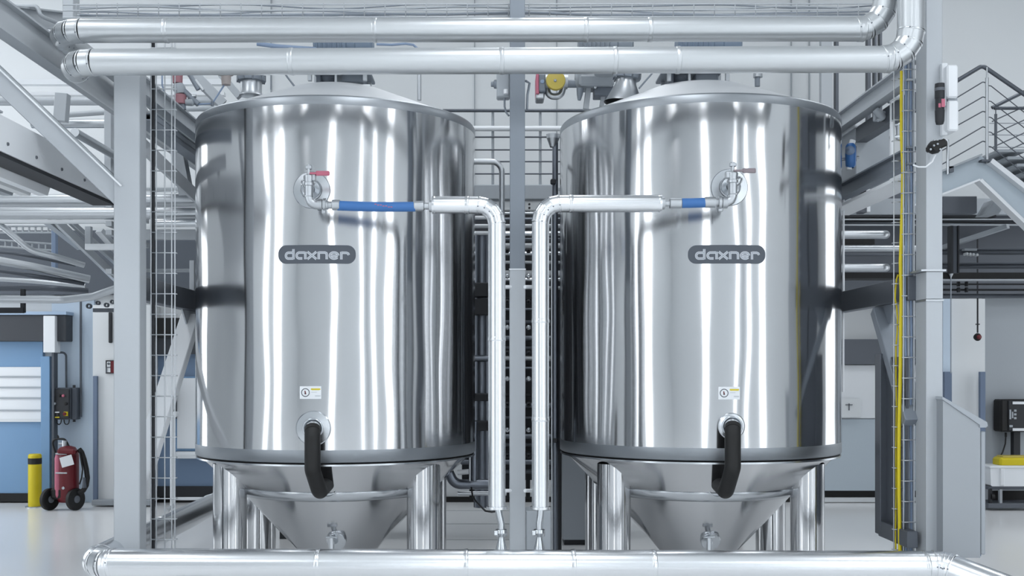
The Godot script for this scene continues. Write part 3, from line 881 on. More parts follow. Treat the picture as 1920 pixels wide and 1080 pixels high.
func back_middle() -> void:
	# seams of the rear wall panels
	for q in [[890, "trim_1"], [1044, "trim_2"], [1484, "trim_3"], [1518, "trim_4"], [508, "trim_5"]]:
		struct(q[1], pbox(sh(), q[0] - 1, -20, q[0] + 1, 620, 15.98, 0.03), M.joint_grey)
	struct("trim_6", pbox(sh(), 240, 352, 1740, 356, 15.97, 0.04), M.joint_grey)
	# gallery railing
	var t := thing("gallery_railing", "steel gallery railing seen through the gap behind the centre post", "railing", P(970, 375, 13.2))
	for q in [[207.5, 3.0, M.mid_steel], [241, 5.0, M.panel_white], [257, 1.6, M.mid_steel], [281, 1.4, M.mid_steel], [303, 1.4, M.mid_steel], [326, 1.4, M.mid_steel]]:
		put("rail", sh().cyl(P(830, q[0], 13.2), P(1110, q[0], 13.2), q[1] * 13.2 / F, 10), q[2], t)
	for x in [924, 1013]:
		put("rail_post", sh().cyl(P(x, 206, 13.25), P(x, 382, 13.25), 2.6 * 13.2 / F, 10), M.light_grey, t)
	# control box on the gallery edge
	t = thing("gallery_box", "pale sheet metal box on the gallery edge in the gap", "box", P(960, 378, 13.1))
	put("box_body", pbox(sh(), 870, 346, 1046, 374, 13.05, 0.4, 0.01), M.light_grey, t)
	put("box_base", pbox(sh(), 870, 375, 1046, 394, 13.1, 0.4, 0.004), M.wall_white, t)
	for y in [386, 393]:
		put("knob", sh().lathe(P(992.5, y - 3, 13.05), [Vector2(0.014, 0), Vector2(0.012, 0.02), Vector2(0, 0.022)], 12, Vector3.BACK), M.dark_grey, t)
	rod("bent_pipe", "grey pipe bending down right beside the left tank, above the drop pipe", "pipe", [[860, 303, 10.6], [941, 303, 10.6], [941, 470, 10.6]], 5.5, M.satin_steel, "", 0.1)
	# pipe rack between the tanks
	var ys := [400, 411, 424, 438, 449, 461, 475, 492, 513, 524, 540, 560, 580, 604, 612, 634, 652, 672, 690, 712, 741, 760, 783, 804, 818, 834, 850, 866, 884]
	var rs := [2.5, 3, 4, 5, 3, 5, 4, 3, 6, 3.5, 3.5, 3, 2.5, 4, 3, 5, 2.5, 5, 2.5, 4, 3.5, 4.5, 2.5, 4, 5, 3, 5, 5, 4]
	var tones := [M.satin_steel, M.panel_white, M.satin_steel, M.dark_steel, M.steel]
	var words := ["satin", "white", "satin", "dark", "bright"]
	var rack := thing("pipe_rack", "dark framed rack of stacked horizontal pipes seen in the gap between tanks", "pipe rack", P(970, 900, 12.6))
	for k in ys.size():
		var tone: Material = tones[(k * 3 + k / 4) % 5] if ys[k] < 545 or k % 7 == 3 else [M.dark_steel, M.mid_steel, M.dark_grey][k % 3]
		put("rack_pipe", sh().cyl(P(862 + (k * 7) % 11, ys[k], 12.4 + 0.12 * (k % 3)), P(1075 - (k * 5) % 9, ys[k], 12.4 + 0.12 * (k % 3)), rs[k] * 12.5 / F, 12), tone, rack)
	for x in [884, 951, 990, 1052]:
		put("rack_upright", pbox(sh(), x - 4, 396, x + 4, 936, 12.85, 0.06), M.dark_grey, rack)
	for k in 9:
		var y := 470.0 + k * 48.0
		for x in [951, 991]:
			put("rack_valve", sh().lathe(P(x, y, 12.25), [Vector2(0, -0.02), Vector2(0.026, -0.02), Vector2(0.03, 0.0), Vector2(0.026, 0.02), Vector2(0.01, 0.03)], 10, Vector3.BACK), [M.dark_grey, M.steel][k % 2], rack)
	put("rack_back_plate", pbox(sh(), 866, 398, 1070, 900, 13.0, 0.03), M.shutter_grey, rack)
	# dark skids added behind the tanks so the shells mirror darker inner sides
	for q in [[-2.45, -0.8, 0.3, "dark grey skid on legs added behind the left tank to darken its reflections"], [0.95, 2.85, 0.8, "dark grey skid on legs added behind the right tank to darken its reflections"]]:
		t = thing("added_skid", q[3], "skid", Vector3((q[0] + q[1]) / 2.0, 0, -13.3))
		var w2: float = (q[1] - q[0]) / 3.0
		for k in 3:
			put("cabinet_body", sh().box(Vector3(q[0] + w2 * (k + 0.5), (q[2] + 3.7) / 2.0, -12.75), Vector3(w2 - 0.02, 3.7 - q[2], 0.7), Basis.IDENTITY, 0.012), M.shutter_grey, t)
			put("cabinet_door", sh().box(Vector3(q[0] + w2 * (k + 0.5), (q[2] + 3.7) / 2.0, -12.385), Vector3(w2 - 0.1, 3.5 - q[2], 0.03), Basis.IDENTITY, 0.006), M.dark_grey, t)
		for k in 4:
			put("leg", sh().box(Vector3(q[0] + 0.06 + (q[1] - q[0] - 0.12) * (k % 2), q[2] / 2.0, -12.5 - 0.5 * (k / 2)), Vector3(0.08, q[2], 0.08)), M.dark_grey, t)
	# vertical steel column behind the gap on the left
	t = thing("steel_column", "upright steel process column right behind the left tank's edge", "column", P(904, 940, 11.6))
	put("tube", sh().lathe(P(903, 0, 11.75) * Vector3(1, 0, 1), [Vector2(0.085, 0.45), Vector2(0.085, P(0, 440, 11.75).y)], 32), M.dark_steel, t)
	for q in [[530, 556], [560, 590], [738, 752], [790, 808]]:
		put("clamp_box", pbox(sh(), 888, q[0], 918, q[1], 11.5, 0.3, 0.006), M.dark_grey, t)
	for y in [408, 437, 672]:
		put("cross_pipe", sh().cyl(P(880, y, 11.6), P(922, y, 11.6), (3.5 if y < 600 else 6.0) * 11.6 / F, 12), M.panel_white if y < 600 else M.dark_steel, t)
	# drain pipework low between the tanks
	rod("drain_line", "steel drain line with a bend leaving the left cone toward the centre", "pipe", [[838, 878, 10.3], [852, 908, 10.3], [940, 908, 10.3]], 9.5, M.dark_steel, "", 0.1)
	rod("drain_line", "thin pale pipe just under the bent drain line, above floor level", "pipe", [[858, 925, 10.4], [950, 925, 10.4]], 4.0, M.satin_steel)
	rod("riser_pipe", "short upright steel pipe rising from the bent drain line", "pipe", [[889, 905, 10.3], [889, 850, 10.3], [889, 790, 10.3]], 7.0, M.dark_steel)
	rod("riser_pipe", "slim bright upright pipe left of the short steel riser", "pipe", [[881, 902, 10.2], [881, 860, 10.2], [881, 800, 10.2]], 2.0, M.satin_steel)
	rod("drain_line", "white stub pipe entering the left cone above the bent drain line", "pipe", [[858, 886, 10.35], [884, 884, 10.35]], 5.0, M.panel_white)
	rod("thin_cable", "thin black cable drooping from the drain line to the left drop pipe", "cable", [[884, 914, 10.2], [886, 930, 10.1], [893, 941, 9.9], [902, 950, 9.6], [910, 958, 9.2], [922, 960, 8.7], [934, 958, 8.45]], 1.6, M.black)
	# uprights between centre post and right tank
	t = thing("upright_pipe", "upright steel pipe with a funnel top hugging the right tank's left edge", "pipe", P(1040, 1027, 10.3))
	put("tube", sh().cyl(P(1041, 262, 10.4), P(1041, 1085, 10.4), 5.5 * 10.4 / F, 16), M.dark_steel, t)
	put("funnel", sh().lathe(P(1037, 266, 10.4), [Vector2(0.03, -0.05), Vector2(0.06, 0.03), Vector2(0.065, 0.07), Vector2(0.0, 0.075)], 20), M.satin_steel, t)
	put("pipe_clip", sh().box(P(1037, 341, 10.35), Vector3(0.05, 0.05, 0.06), Basis.IDENTITY, 0.01), M.dark_grey, t)
	put("pipe_clip", sh().box(P(1041, 826, 10.35), Vector3(0.05, 0.04, 0.06), Basis.IDENTITY, 0.01), M.dark_grey, t)
	rod("upright_pipe", "thin bright upright tube left of the funnel topped pipe", "pipe", [[1034.5, 380, 10.2], [1034.5, 700, 10.2], [1035, 1085, 10.2]], 1.8, M.satin_steel)
	rod("upright_pipe", "dark upright tube between funnel topped pipe and grey cabinet", "pipe", [[1049, 560, 10.5], [1049, 1085, 10.5]], 4.0, M.dark_grey)
	t = thing("floor_cabinet", "plain grey cabinet standing behind the right tank's cone", "cabinet", P(1085, 1050, 12.0))
	var ybase := P(0, 0, 1).y
	var a := P(1055, 0, 12.0)
	var b := P(1122, 0, 12.0)
	put("cabinet_body", sh().box(Vector3((a.x + b.x) / 2, 0.06 + 0.6, -12.2), Vector3(b.x - a.x, 1.2, 0.4), Basis.IDENTITY, 0.008), M.light_grey, t)
	put("plinth", sh().box(Vector3((a.x + b.x) / 2, 0.03, -12.22), Vector3(b.x - a.x - 0.04, 0.06, 0.36)), M.dark_grey, t)
	t = thing("side_panel", "low grey panel standing just right of the centre post", "panel", P(1014, 1050, 9.3))
	put("sheet", pbox(sh(), 987, 958, 1033, 1088, 9.3, 0.3, 0.006), M.light_grey, t)
	struct("baseboard_back", pbox(sh(), -160, 931.5, 1530, 941.5, 15.97, 0.02), M.black)
	struct("baseboard_right", pbox(sh(), 1530, 920, 2200, 933, 15.95, 0.04), M.black)
	struct("trim_7", pbox(sh(), 1520, 933, 1780, 941.5, 15.9, 0.09), M.wall_white)
	# faint joints of the floor slabs
	for k in 4:
		var z := 15.0 - k * 1.3
		struct("trim_%d" % (8 + k), sh().box(Vector3(-0.1, 0.001, -z), Vector3(1.6, 0.004, 0.012)), M.joint_grey)

func left_side() -> void:
	var zb := 15.9
	# roller door with a glazed band
	var d := struct("door_1", pbox(sh(), -160, 640, 80, 932, zb, 0.08), M.door_blue)
	put("glazed_band", pbox(sh(), -160, 688, 79, 789, zb - 0.03, 0.06, 0.01), M.panel_white, d)  # white stands in for light coming through the glazing
	for y in [705, 725, 745, 768]:
		put("band_rib", pbox(sh(), -160, y, 78, y + 3, zb - 0.045, 0.03), M.light_grey, d)
	put("band_frame", pbox(sh(), -160, 786, 80, 791, zb - 0.05, 0.06), M.wall_white, d)
	put("door_sweep", pbox(sh(), -160, 925, 80, 941, zb - 0.02, 0.05), M.black, d)
	struct("trim_12", pbox(sh(), -160, 590, 124, 640, 15.7, 0.25, 0.01), M.shutter_grey)
	struct("trim_13", pbox(sh(), -160, 584, 124, 590, 15.66, 0.3), M.wall_blue)
	struct("wall_alcove", pbox(sh(), 97, 555, 176, 942, 15.94, 0.1), M.wall_pale_blue)
	struct("wall_pier", pbox(sh(), 174, 572, 282, 942, 15.55, 0.5), M.wall_white)
	struct("trim_14", pbox(sh(), 171, 938, 282, 948, 15.4, 0.2, 0.01), M.light_grey)
	var t := thing("door_column", "narrow blue column between roller door and control box, its lit top painted white", "column", P(88, 944, 15.75))
	put("blue_shaft", sh().box(P(88.5, 0, 15.75) * Vector3(1, 0, 1) + Vector3(0, 1.06, 0), Vector3(17 * 15.75 / F, 2.12, 0.14), Basis.IDENTITY, 0.006), M.door_blue, t)
	put("lit_head", pbox(sh(), 81, 592, 103, 661, 15.62, 0.2, 0.006), M.panel_white, t)  # light falling on the column top, painted as white
	put("edge_guard", pbox(sh(), 97, 661, 101, 944, 15.65, 0.14), M.plate_grey, t)
	t = thing("corner_guard", "blue grey corner guard strip on the white wall pier", "corner guard", P(178, 940, 15.5))
	put("strip", pbox(sh(), 174, 705, 182, 938, 15.5, 0.05, 0.004), M.corner_blue, t)
	t = thing("wall_tube", "short dark vertical tube above the small red sign", "tube", P(206, 643, 15.5))
	put("tube", pbox(sh(), 203, 585, 209, 643, 15.5, 0.05, 0.01), M.dark_grey, t)
	# extinguisher sign
	t = thing("fire_sign", "small square red and white fire sign on the white pier", "sign", P(206, 700, 15.5))
	put("backing", pbox(sh(), 198, 675.5, 215, 700.5, 15.52, 0.02), M.dark_grey, t)
	put("red_field", pbox(sh(), 207.5, 677, 214, 699, 15.51, 0.02), M.red, t)
	put("white_field", pbox(sh(), 200.5, 678, 207, 698, 15.51, 0.02), M.paper, t)
	put("pictogram", sh().box(P(203.8, 688.5, 15.505), Vector3(0.045, 0.012, 0.01)).lathe(P(203.8, 682, 15.508), [Vector2(0.018, -0.01), Vector2(0.018, 0.008), Vector2(0, 0.009)], 12, Vector3.BACK).box(P(199.8, 694, 15.505), Vector3(0.014, 0.07, 0.01)), M.mid_grey, t)
	# control box
	t = thing("control_box", "dark grey control box with push buttons on the pale blue wall", "control box", P(115, 786, 15.8))
	put("housing", pbox(sh(), 98.5, 727, 131.5, 787, 15.7, 0.22, 0.02), M.plate_grey, t)
	put("cover", pbox(sh(), 100, 729, 130, 785, 15.68, 0.04, 0.01), M.dark_grey, t)
	for q in [[112, 742, M.black], [119, 742, M.pale_red], [102.5, 757, M.light_grey], [124, 757, M.black]]:
		put("push_button", sh().lathe(P(q[0], q[1], 15.68), [Vector2(0.02, 0), Vector2(0.02, 0.015), Vector2(0.014, 0.022), Vector2(0, 0.024)], 14, Vector3.BACK), q[2], t)
	put("emergency_plate", pbox(sh(), 119.5, 772, 127, 780, 15.665, 0.02), M.yellow, t)
	put("emergency_button", sh().lathe(P(122, 776, 15.665), [Vector2(0.018, 0), Vector2(0.026, 0.02), Vector2(0.02, 0.03), Vector2(0, 0.032)], 14, Vector3.BACK), M.red, t)
	put("warning_label", pbox(sh(), 103, 781.5, 111, 783.5, 15.668, 0.015), M.yellow, t)
	put("warning_label", pbox(sh(), 103, 772, 111, 774, 15.668, 0.015), M.paper, t)
	put("key_switch", pbox(sh(), 105, 774.5, 109.5, 780.5, 15.665, 0.02), M.black, t)
	for q in [[106, 102, 8], [120, 112, 9]]:
		put("cable_loop", sh().tube(path([P(q[0], 786, 15.75), P(q[0] + 1, 796, 15.75), P(q[0] + q[2], 796, 15.75), P(q[0] + q[2] + 1, 786, 15.75)], 0.04, 5), 0.008, 8), M.dark_grey, t)
	t = thing("terminal_box", "slim dark terminal box right of the push button box", "terminal box", P(139, 787, 15.8))
	put("housing", pbox(sh(), 134, 727, 143.5, 787, 15.75, 0.16, 0.01), M.plate_grey, t)
	put("gland", sh().cyl(P(139, 787, 15.8), P(139, 791, 15.8), 0.02, 10).cyl(P(139, 722, 15.8), P(139, 727, 15.8), 0.02, 10), M.dark_grey, t)
	rod("conduit", "tall thin conduit on the pale blue wall beside the terminal box", "conduit", [[151.5, 560, 15.85], [151.5, 782, 15.85]], 2.2, M.plate_grey)
	rod("conduit", "short conduit bending above the push button box", "conduit", [[98, 661, 15.85], [124, 661, 15.85], [124.5, 728, 15.85]], 2.0, M.plate_grey, "", 0.06)
	# bollard
	var bp := P(65.5, 0, 15.4) * Vector3(1, 0, 1)
	t = thing("bollard", "yellow bollard with a black band beside the blue roller door", "bollard", bp)
	var hgt := P(0, 851, 15.4).y
	put("post", sh().lathe(bp, [Vector2(0, 0), Vector2(0.09, 0), Vector2(0.09, hgt - 0.02), Vector2(0.075, hgt), Vector2(0, hgt + 0.004)], 28), M.yellow, t)
	put("black_band", sh().lathe(bp, [Vector2(0.088, hgt - 0.145), Vector2(0.092, hgt - 0.14), Vector2(0.092, hgt - 0.06), Vector2(0.088, hgt - 0.055)], 28), M.black, t)
	put("base_plate", sh().lathe(bp, [Vector2(0.13, 0), Vector2(0.13, 0.015), Vector2(0.08, 0.018)], 28), M.satin_steel, t)
	extinguisher()
	# stretch of rear wall right of the post
	struct("wall_panel", pbox(sh(), 268, 664, 440, 914, 15.9, 0.1), M.door_blue_dull)
	struct("trim_15", pbox(sh(), 268, 596, 440, 632, 15.75, 0.2), M.black)
	struct("trim_16", pbox(sh(), 268, 632, 440, 664, 15.8, 0.15), M.shutter_grey)
	struct("trim_17", pbox(sh(), 268, 912, 440, 932, 15.86, 0.06), M.dark_grey)
	var wd := struct("window_8", pbox(sh(), 328, 706, 440, 846, 15.82, 0.06, 0.01), M.door_blue)
	put("pane", pbox(sh(), 332, 709, 440, 841, 15.79, 0.05), M.panel_white, wd)
	put("sill", pbox(sh(), 328, 847, 440, 860, 15.74, 0.14, 0.01), M.panel_white, wd)
	t = thing("wall_cabinet", "small grey cabinet on the blue rear wall behind the wire ladder", "cabinet", P(310, 786, 15.8))
	put("housing", pbox(sh(), 293, 722, 326, 786, 15.65, 0.24, 0.01), M.mid_grey, t)
	put("door_leaf", pbox(sh(), 295, 724, 324, 784, 15.63, 0.03, 0.006), M.mid_grey, t)
	t = thing("stand_pipe", "white stand pipe with a hooked top in front of the blue wall", "pipe", P(324, 950, 14.6))
	put("upright", sh().cyl(P(324, 776, 14.6), P(324, 962, 14.6), 5.0 * 14.6 / F, 14), M.panel_white, t)
	put("top_arm", pbox(sh(), 316, 772, 332, 780, 14.55, 0.1, 0.01), M.panel_white, t)
	put("hook", pbox(sh(), 315.5, 776, 318.5, 787, 14.55, 0.06), M.panel_white, t)
	put("side_rail", sh().cyl(P(324, 852, 14.62), P(420, 852, 14.62), 4.0 * 14.6 / F, 12), M.panel_white, t)
	put("side_rail", sh().cyl(P(324, 935, 14.62), P(420, 935, 14.62), 3.0 * 14.6 / F, 12), M.panel_white, t)
	put("foot_tap", sh().cyl(P(327, 947, 14.5), P(313, 957, 14.4), 3.6 * 14.6 / F, 12), M.satin_steel, t)
	left_gallery()

func extinguisher() -> void:
	var z := 15.1
	var bp := P(127, 0, z) * Vector3(1, 0, 1)
	var t := thing("fire_extinguisher", "large wheeled red fire extinguisher with a black hose on two wheels", "fire extinguisher", bp)
	var s := z / F
	var yb := 0.11
	var yt := P(0, 836, z).y
	var r := 20.0 * s
	put("cylinder", sh().lathe(bp, [Vector2(0, yb), Vector2(r * 0.8, yb), Vector2(r, yb + 0.05), Vector2(r, yt - 0.14), Vector2(r * 0.93, yt - 0.08), Vector2(r * 0.7, yt - 0.02), Vector2(r * 0.3, yt), Vector2(0, yt)], 36, Vector3.UP, true), M.red, t)
	put("shroud", sh().box(P(130, 846, z) + Vector3(0.01, 0, 0.1), Vector3(0.25, 0.09, 0.12), Basis(Vector3.BACK, -0.06), 0.03), M.red, t)
	put("valve_head", sh().cyl(P(121, 840, z), P(121, 826, z), 0.035, 14).box(P(117, 832, z), Vector3(0.1, 0.03, 0.05), Basis.IDENTITY, 0.008), M.satin_steel, t)
	put("handle", sh().tube(path([P(104, 850, z), P(96, 823, z), P(122, 823, z), P(131, 840, z)], 0.06, 5), 0.014, 8), M.black, t)
	put("handle_post", sh().box(P(109, 821, z), Vector3(0.02, 0.05, 0.02)).box(P(108.5, 818.5, z), Vector3(0.014, 0.04, 0.014)), M.black, t)
	put("gas_bottle", sh().lathe(P(109, 0, z - 0.1) * Vector3(1, 0, 1), [Vector2(0, 0.18), Vector2(0.04, 0.18), Vector2(0.045, 0.22), Vector2(0.045, 0.72), Vector2(0.03, 0.77), Vector2(0.012, 0.79), Vector2(0, 0.79)], 20, Vector3.UP, true), M.pale_red, t)
	for y in [851, 887]:
		put("bottle_strap", sh().box(P(115, y, z - 0.14), Vector3(0.16, 0.022, 0.02), Basis.IDENTITY, 0.005), M.satin_steel, t)
	var lb := put("instruction_label", sh().box(P(133, 863, z - 0.02) + Vector3(0, 0, r - 0.0), Vector3(0.17, 0.14, 0.006), Basis(Vector3.BACK, 0.28)), M.paper, t)
	lb.set_meta("label", "tilted white instruction card")
	var hose := []
	for q in [[148, 842], [153, 848], [158, 862], [162, 880], [164, 896], [162, 910], [156, 920], [148, 924]]:
		hose.append(P(q[0], q[1], z - 0.05))
	put("hose", sh().tube(path(hose, 0.03, 3), 0.034, 14), M.black, t)
	var h2 := []
	for q in [[149, 845], [152, 862], [155, 880], [153, 896], [149, 908]]:
		h2.append(P(q[0], q[1], z - 0.1))
	put("thin_hose", sh().tube(h2, 0.011, 8), M.black, t)
	put("nozzle", sh().lathe(P(158, 905, z - 0.1), [Vector2(0.03, -0.07), Vector2(0.024, 0.0), Vector2(0.018, 0.07)], 14), M.plate_grey, t)
	put("axle", sh().cyl(P(96, 930, z), P(145, 930, z), 0.02, 10), M.black, t)
	put("cradle", sh().box(P(119, 924, z) + Vector3(0, 0.0, 0.02), Vector3(0.26, 0.16, 0.24), Basis.IDENTITY, 0.03), M.black, t)
	put("badge", sh().lathe(P(119, 915, z - 0.15), [Vector2(0.02, 0), Vector2(0.02, 0.012), Vector2(0, 0.014)], 14, Vector3.BACK), M.satin_steel, t)
	for q in [[96.5, 0.75], [144.5, 0.75]]:
		var c := P(q[0], 0, z) * Vector3(1, 0, 1) + Vector3(0, 0.152, 0.06)
		var ax := Vector3(0.9, 0, 0.44).normalized()
		var w := put("wheel", sh().lathe(c, [Vector2(0.05, -0.03), Vector2(0.13, -0.035), Vector2(0.15, -0.025), Vector2(0.152, 0.0), Vector2(0.15, 0.025), Vector2(0.13, 0.035), Vector2(0.05, 0.03)], 32, ax), M.black, t)
		put("hub", sh().lathe(c, [Vector2(0, -0.035), Vector2(0.05, -0.035), Vector2(0.05, 0.035), Vector2(0.012, 0.045), Vector2(0, 0.046)], 20, ax), M.mid_grey, w)

func left_gallery() -> void:
	# dark panel painting the mezzanine shade on the rear wall behind the pipework
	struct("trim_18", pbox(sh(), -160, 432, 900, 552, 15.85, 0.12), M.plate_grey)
	# deck of the left platform from below: edge beam, bolted web and folded sheet
	var t := thing("platform_deck", "folded sheet deck of the left platform seen from below, with bolted edge beam", "platform", Vector3(-3.6, 3.4, -8))
	put("edge_web", sh().box(Vector3(-3.56, 3.62, -8.75), Vector3(0.03, 0.26, 3.1)), M.panel_white, t)
	put("edge_flange", sh().box(Vector3(-3.66, 3.475, -8.75), Vector3(0.2, 0.03, 3.1)), M.dark_grey, t)
	var bs := sh()
	for k in 6:
		bs.lathe(Vector3(-3.545, 3.56, -7.5 - k * 0.5), [Vector2(0.014, 0), Vector2(0.012, 0.01), Vector2(0, 0.012)], 8, Vector3.RIGHT)
	put("bolt_row", bs, M.mid_grey, t)
	for k in 32:
		var x := -3.84 - k * 0.15
		put("deck_rib", sh().prism(Vector3(x, 3.40, -7.2), Vector3.RIGHT, Vector3.UP, PackedVector2Array([Vector2(-0.073, 0.1), Vector2(-0.04, 0.0), Vector2(0.04, 0.0), Vector2(0.073, 0.1)]), -2.15), [M.panel_white, M.wall_white, M.light_grey][(k * 7) % 3], t)  # ribs whitened to carry the haze of the upper view
	put("deck_sheet", sh().box(Vector3(-6.2, 3.52, -8.3), Vector3(5.0, 0.04, 2.15)), M.post_grey, t)
	for z in [-8.0, -9.3]:
		put("cross_beam", sh().beam(Vector3(-3.6, 3.72, z), Vector3(-8.6, 3.72, z), 0.1, 0.18, 0.014), M.galvanised, t)
	# paired header pipes that pass behind the left post
	t = thing("pipe_support", "steel support of the header pipes, hidden behind the left post", "pipe support", P(238, 0, 11.5) * Vector3(1, 0, 1))
	var px := P(238, 0, 11.55).x
	put("upright", sh().box(Vector3(px, 1.95, -11.55), Vector3(0.1, 3.9, 0.1), Basis.IDENTITY, 0.004), M.galvanised, t)
	for y in [390.0, 424.0, 440.0, 512.0]:
		put("arm", sh().box(Vector3(px, P(0, y, 11.2).y, -11.6), Vector3(0.06, 0.05, 1.2)), M.galvanised, t)
	rod("header_pipe", "upper of two horizontal header pipes passing behind the left post", "pipe", [[-160, 377, 11.2], [400, 376, 11.2]], 12.0, M.satin_steel)
	rod("header_pipe", "lower of two horizontal header pipes passing behind the left post", "pipe", [[-160, 401, 11.0], [400, 400, 11.0]], 11.0, M.satin_steel)
	rod("header_pipe", "thinner bright pipe under the paired header pipes, right of the left post", "pipe", [[292, 418, 10.9], [400, 417, 10.9]], 8.0, M.steel)
	solo("support_rail", pbox(sh(), -160, 412, 215, 418, 11.3, 0.08, 0.004), M.panel_white, "pale flat rail under the paired header pipes", "rail")
	solo("support_rail", pbox(sh(), 268, 430, 400, 449, 11.2, 0.06, 0.004), M.galvanised, "pale rail under the bright pipe behind the wire ladder", "rail")
	solo("support_rail", pbox(sh(), 268, 504, 400, 510, 12.0, 0.05, 0.004), M.light_grey, "thin pale rail across the dark band behind the wire ladder", "rail")
	solo("hanger_strip", pbox(sh(), 355, 488, 364, 546, 10.3, 0.04, 0.003), M.galvanised, "short perforated hanger strip beside the left tank's edge", "hanger")
	# pipes high at the back
	rod("gallery_pipe", "topmost horizontal pipe high behind the left post", "pipe", [[-100, 191, 13.4], [200, 190, 13.4], [420, 190, 13.4]], 7.5, M.galvanised)
	rod("gallery_pipe", "slightly tilted horizontal pipe second from top behind the left post", "pipe", [[120, 216, 13.2], [260, 206, 13.2], [420, 203, 13.2]], 5.0, M.galvanised)
	rod("gallery_pipe", "thick horizontal pipe third from top behind the left post", "pipe", [[60, 232, 13.0], [420, 231, 13.0]], 8.5, M.satin_steel)
	solo("flat_bar", pbox(sh(), -100, 148, 420, 158, 13.9, 0.1), M.panel_white, "pale flat bar above the high pipes at the back left", "bar")
	solo("flat_bar", pbox(sh(), -100, 172, 420, 178, 13.8, 0.1), M.panel_white, "thinner pale flat bar second from top at the back left", "bar")
	solo("gallery_post", pbox(sh(), 195, 196, 208, 420, 12.8, 0.12, 0.004), M.galvanised, "thin upright immediately left of the left post at the high pipes", "post")
	solo("hanger_post", sh().bar(P(118, 176, 12.6), P(114, 228, 12.6), 0.14, 0.12, Vector3.FORWARD, 0.004), M.galvanised, "short leaning hanger among the high pipes", "hanger")
	rod("slanted_pipe", "slanted pipe running back behind the diagonal brace to the left post", "pipe", [[140, 248, 11.6], [260, 318, 13.5]], 8.5, M.satin_steel)
	solo("cable_channel", sh().beam(Vector3(-2.84, 3.97, -8.9), Vector3(-2.84, 3.97, -13.2), 0.2, 0.06, 0.01).bar(Vector3(-2.76, 3.94, -8.9), Vector3(-2.76, 3.94, -13.2), 0.03, 0.1), M.post_grey, "shallow cable channel running back behind the left wire ladder", "cable channel")
	solo("slanted_strut", sh().bar(P(270, 275, 9.0), P(372, 372, 10.4), 0.03, 0.13, Vector3.UP, 0.003), M.galvanised, "flat slanted strut behind the upper left wire ladder", "strut")
	solo("slanted_strut", sh().bar(P(330, 262, 10.6), P(349, 362, 10.9), 0.12, 0.12, Vector3.RIGHT, 0.003), M.galvanised, "short upright leaning strut next to the left tank's edge", "strut")
	# stair-like flats and trays in the low left
	for q in [[84, 412, 152, 465, 9, "uppermost left steel flat slanting down to the left post"], [104, 412, 225, 528, 13, "broad steel flat slanting down to the left post"], [128, 412, 240, 512, 8, "narrow steel flat slanting down, third from the left"], [186, 432, 250, 505, 9, "short steel flat slanting down right behind the bracket"]]:
		solo("slanted_flat", pbar(sh(), q[0], q[1], 11.9, q[2], q[3], 12.3, q[4], 0.1), M.satin_steel, q[5], "strut")
	t = thing("hung_bracket", "pale square bracket hung beside the left post in front of slanting flats", "bracket", P(190, 470, 11.6))
	put("hanger", pbox(sh(), 159, 424, 170, 468, 11.6, 0.06, 0.003), M.galvanised, t)
	put("arm", pbox(sh(), 159, 457, 222, 468, 11.58, 0.08, 0.003), M.panel_white, t)
	var trays := [[[-60, 424, 13.4], [108, 424, 13.4], 14, "upper short cable tray with close rungs at far left"], [[-60, 446, 13.2], [104, 458, 13.6], 13, "lower cable tray with close rungs at far left"]]
	for q in trays:
		t = thing("cable_tray", q[3], "cable tray", P(q[0][0], q[0][1], q[0][2]))
		var a0: Array = q[0]
		var a1: Array = q[1]
		for o in [0.0, 12.0]:
			put("side_rail", sh().cyl(P(a0[0], a0[1] + o, a0[2]), P(a1[0], a1[1] + o, a1[2]), 2.0 * 13.4 / F, 8), M.galvanised, t)
		for k in q[2]:
			var f: float = (k + 0.5) / float(q[2])
			var x := lerpf(a0[0], a1[0], f)
			var y := lerpf(a0[1], a1[1], f)
			var zz := lerpf(a0[2], a1[2], f)
			put("rung", pbox(sh(), x - 1.3, y, x + 1.3, y + 12, zz, 0.02), M.galvanised, t)
	solo("blue_post", pbox(sh(), 96, 432, 104, 508, 13.3, 0.08, 0.004), M.cable_blue, "short blue grey post among the cable trays", "post")
	for q in [
		[[[-60, 378, 11.3], [9, 428, 11.4], [58, 470, 11.5], [100, 480, 11.6], [158, 497, 11.8]], 6.0, "sloping pipe that flattens out and ends short of the left post"],
		[[[-60, 468, 12.8], [40, 477, 12.6], [142, 497, 13.0]], 3.2, "thin pipe just below the flattening pipe"],
		[[[-60, 478, 12.0], [60, 500, 12.3], [168, 524, 12.6]], 8.0, "thick pipe with a round end below the thin one"],
		[[[-60, 500, 12.5], [60, 517, 12.3], [158, 532, 12.6]], 4.0, "thin dark pipe under the thick round ended pipe"],
		[[[-60, 520, 12.9], [60, 527, 13.0], [160, 536, 13.1]], 4.5, "pale pipe second below the thick round ended pipe"],
		[[[-60, 541, 12.3], [100, 541, 12.3], [165, 545, 12.5]], 5.0, "dark level pipe above the curved bottom pipe"],
		[[[-60, 561, 11.8], [120, 562, 11.8], [175, 556, 11.7], [232, 536, 11.6]], 7.0, "lowest pipe curving up into the left post"]]:
		rod("service_pipe", q[2], "pipe", q[0], q[1], M.satin_steel if q[1] > 4.2 and q[1] != 5.0 else M.mid_steel, "", 0.25)
	solo("pipe_hanger", pbox(sh(), 38, 542, 45, 586, 12.0, 0.05).box(P(10, 582, 12.0), Vector3(0.4, 0.06, 0.05)), M.dark_grey, "black angle hanger under the lowest pipe at far left", "hanger")
	t = thing("valve_cluster", "cluster of small dark valves beside the left post under the curved pipe", "valve", P(190, 580, 12.0))
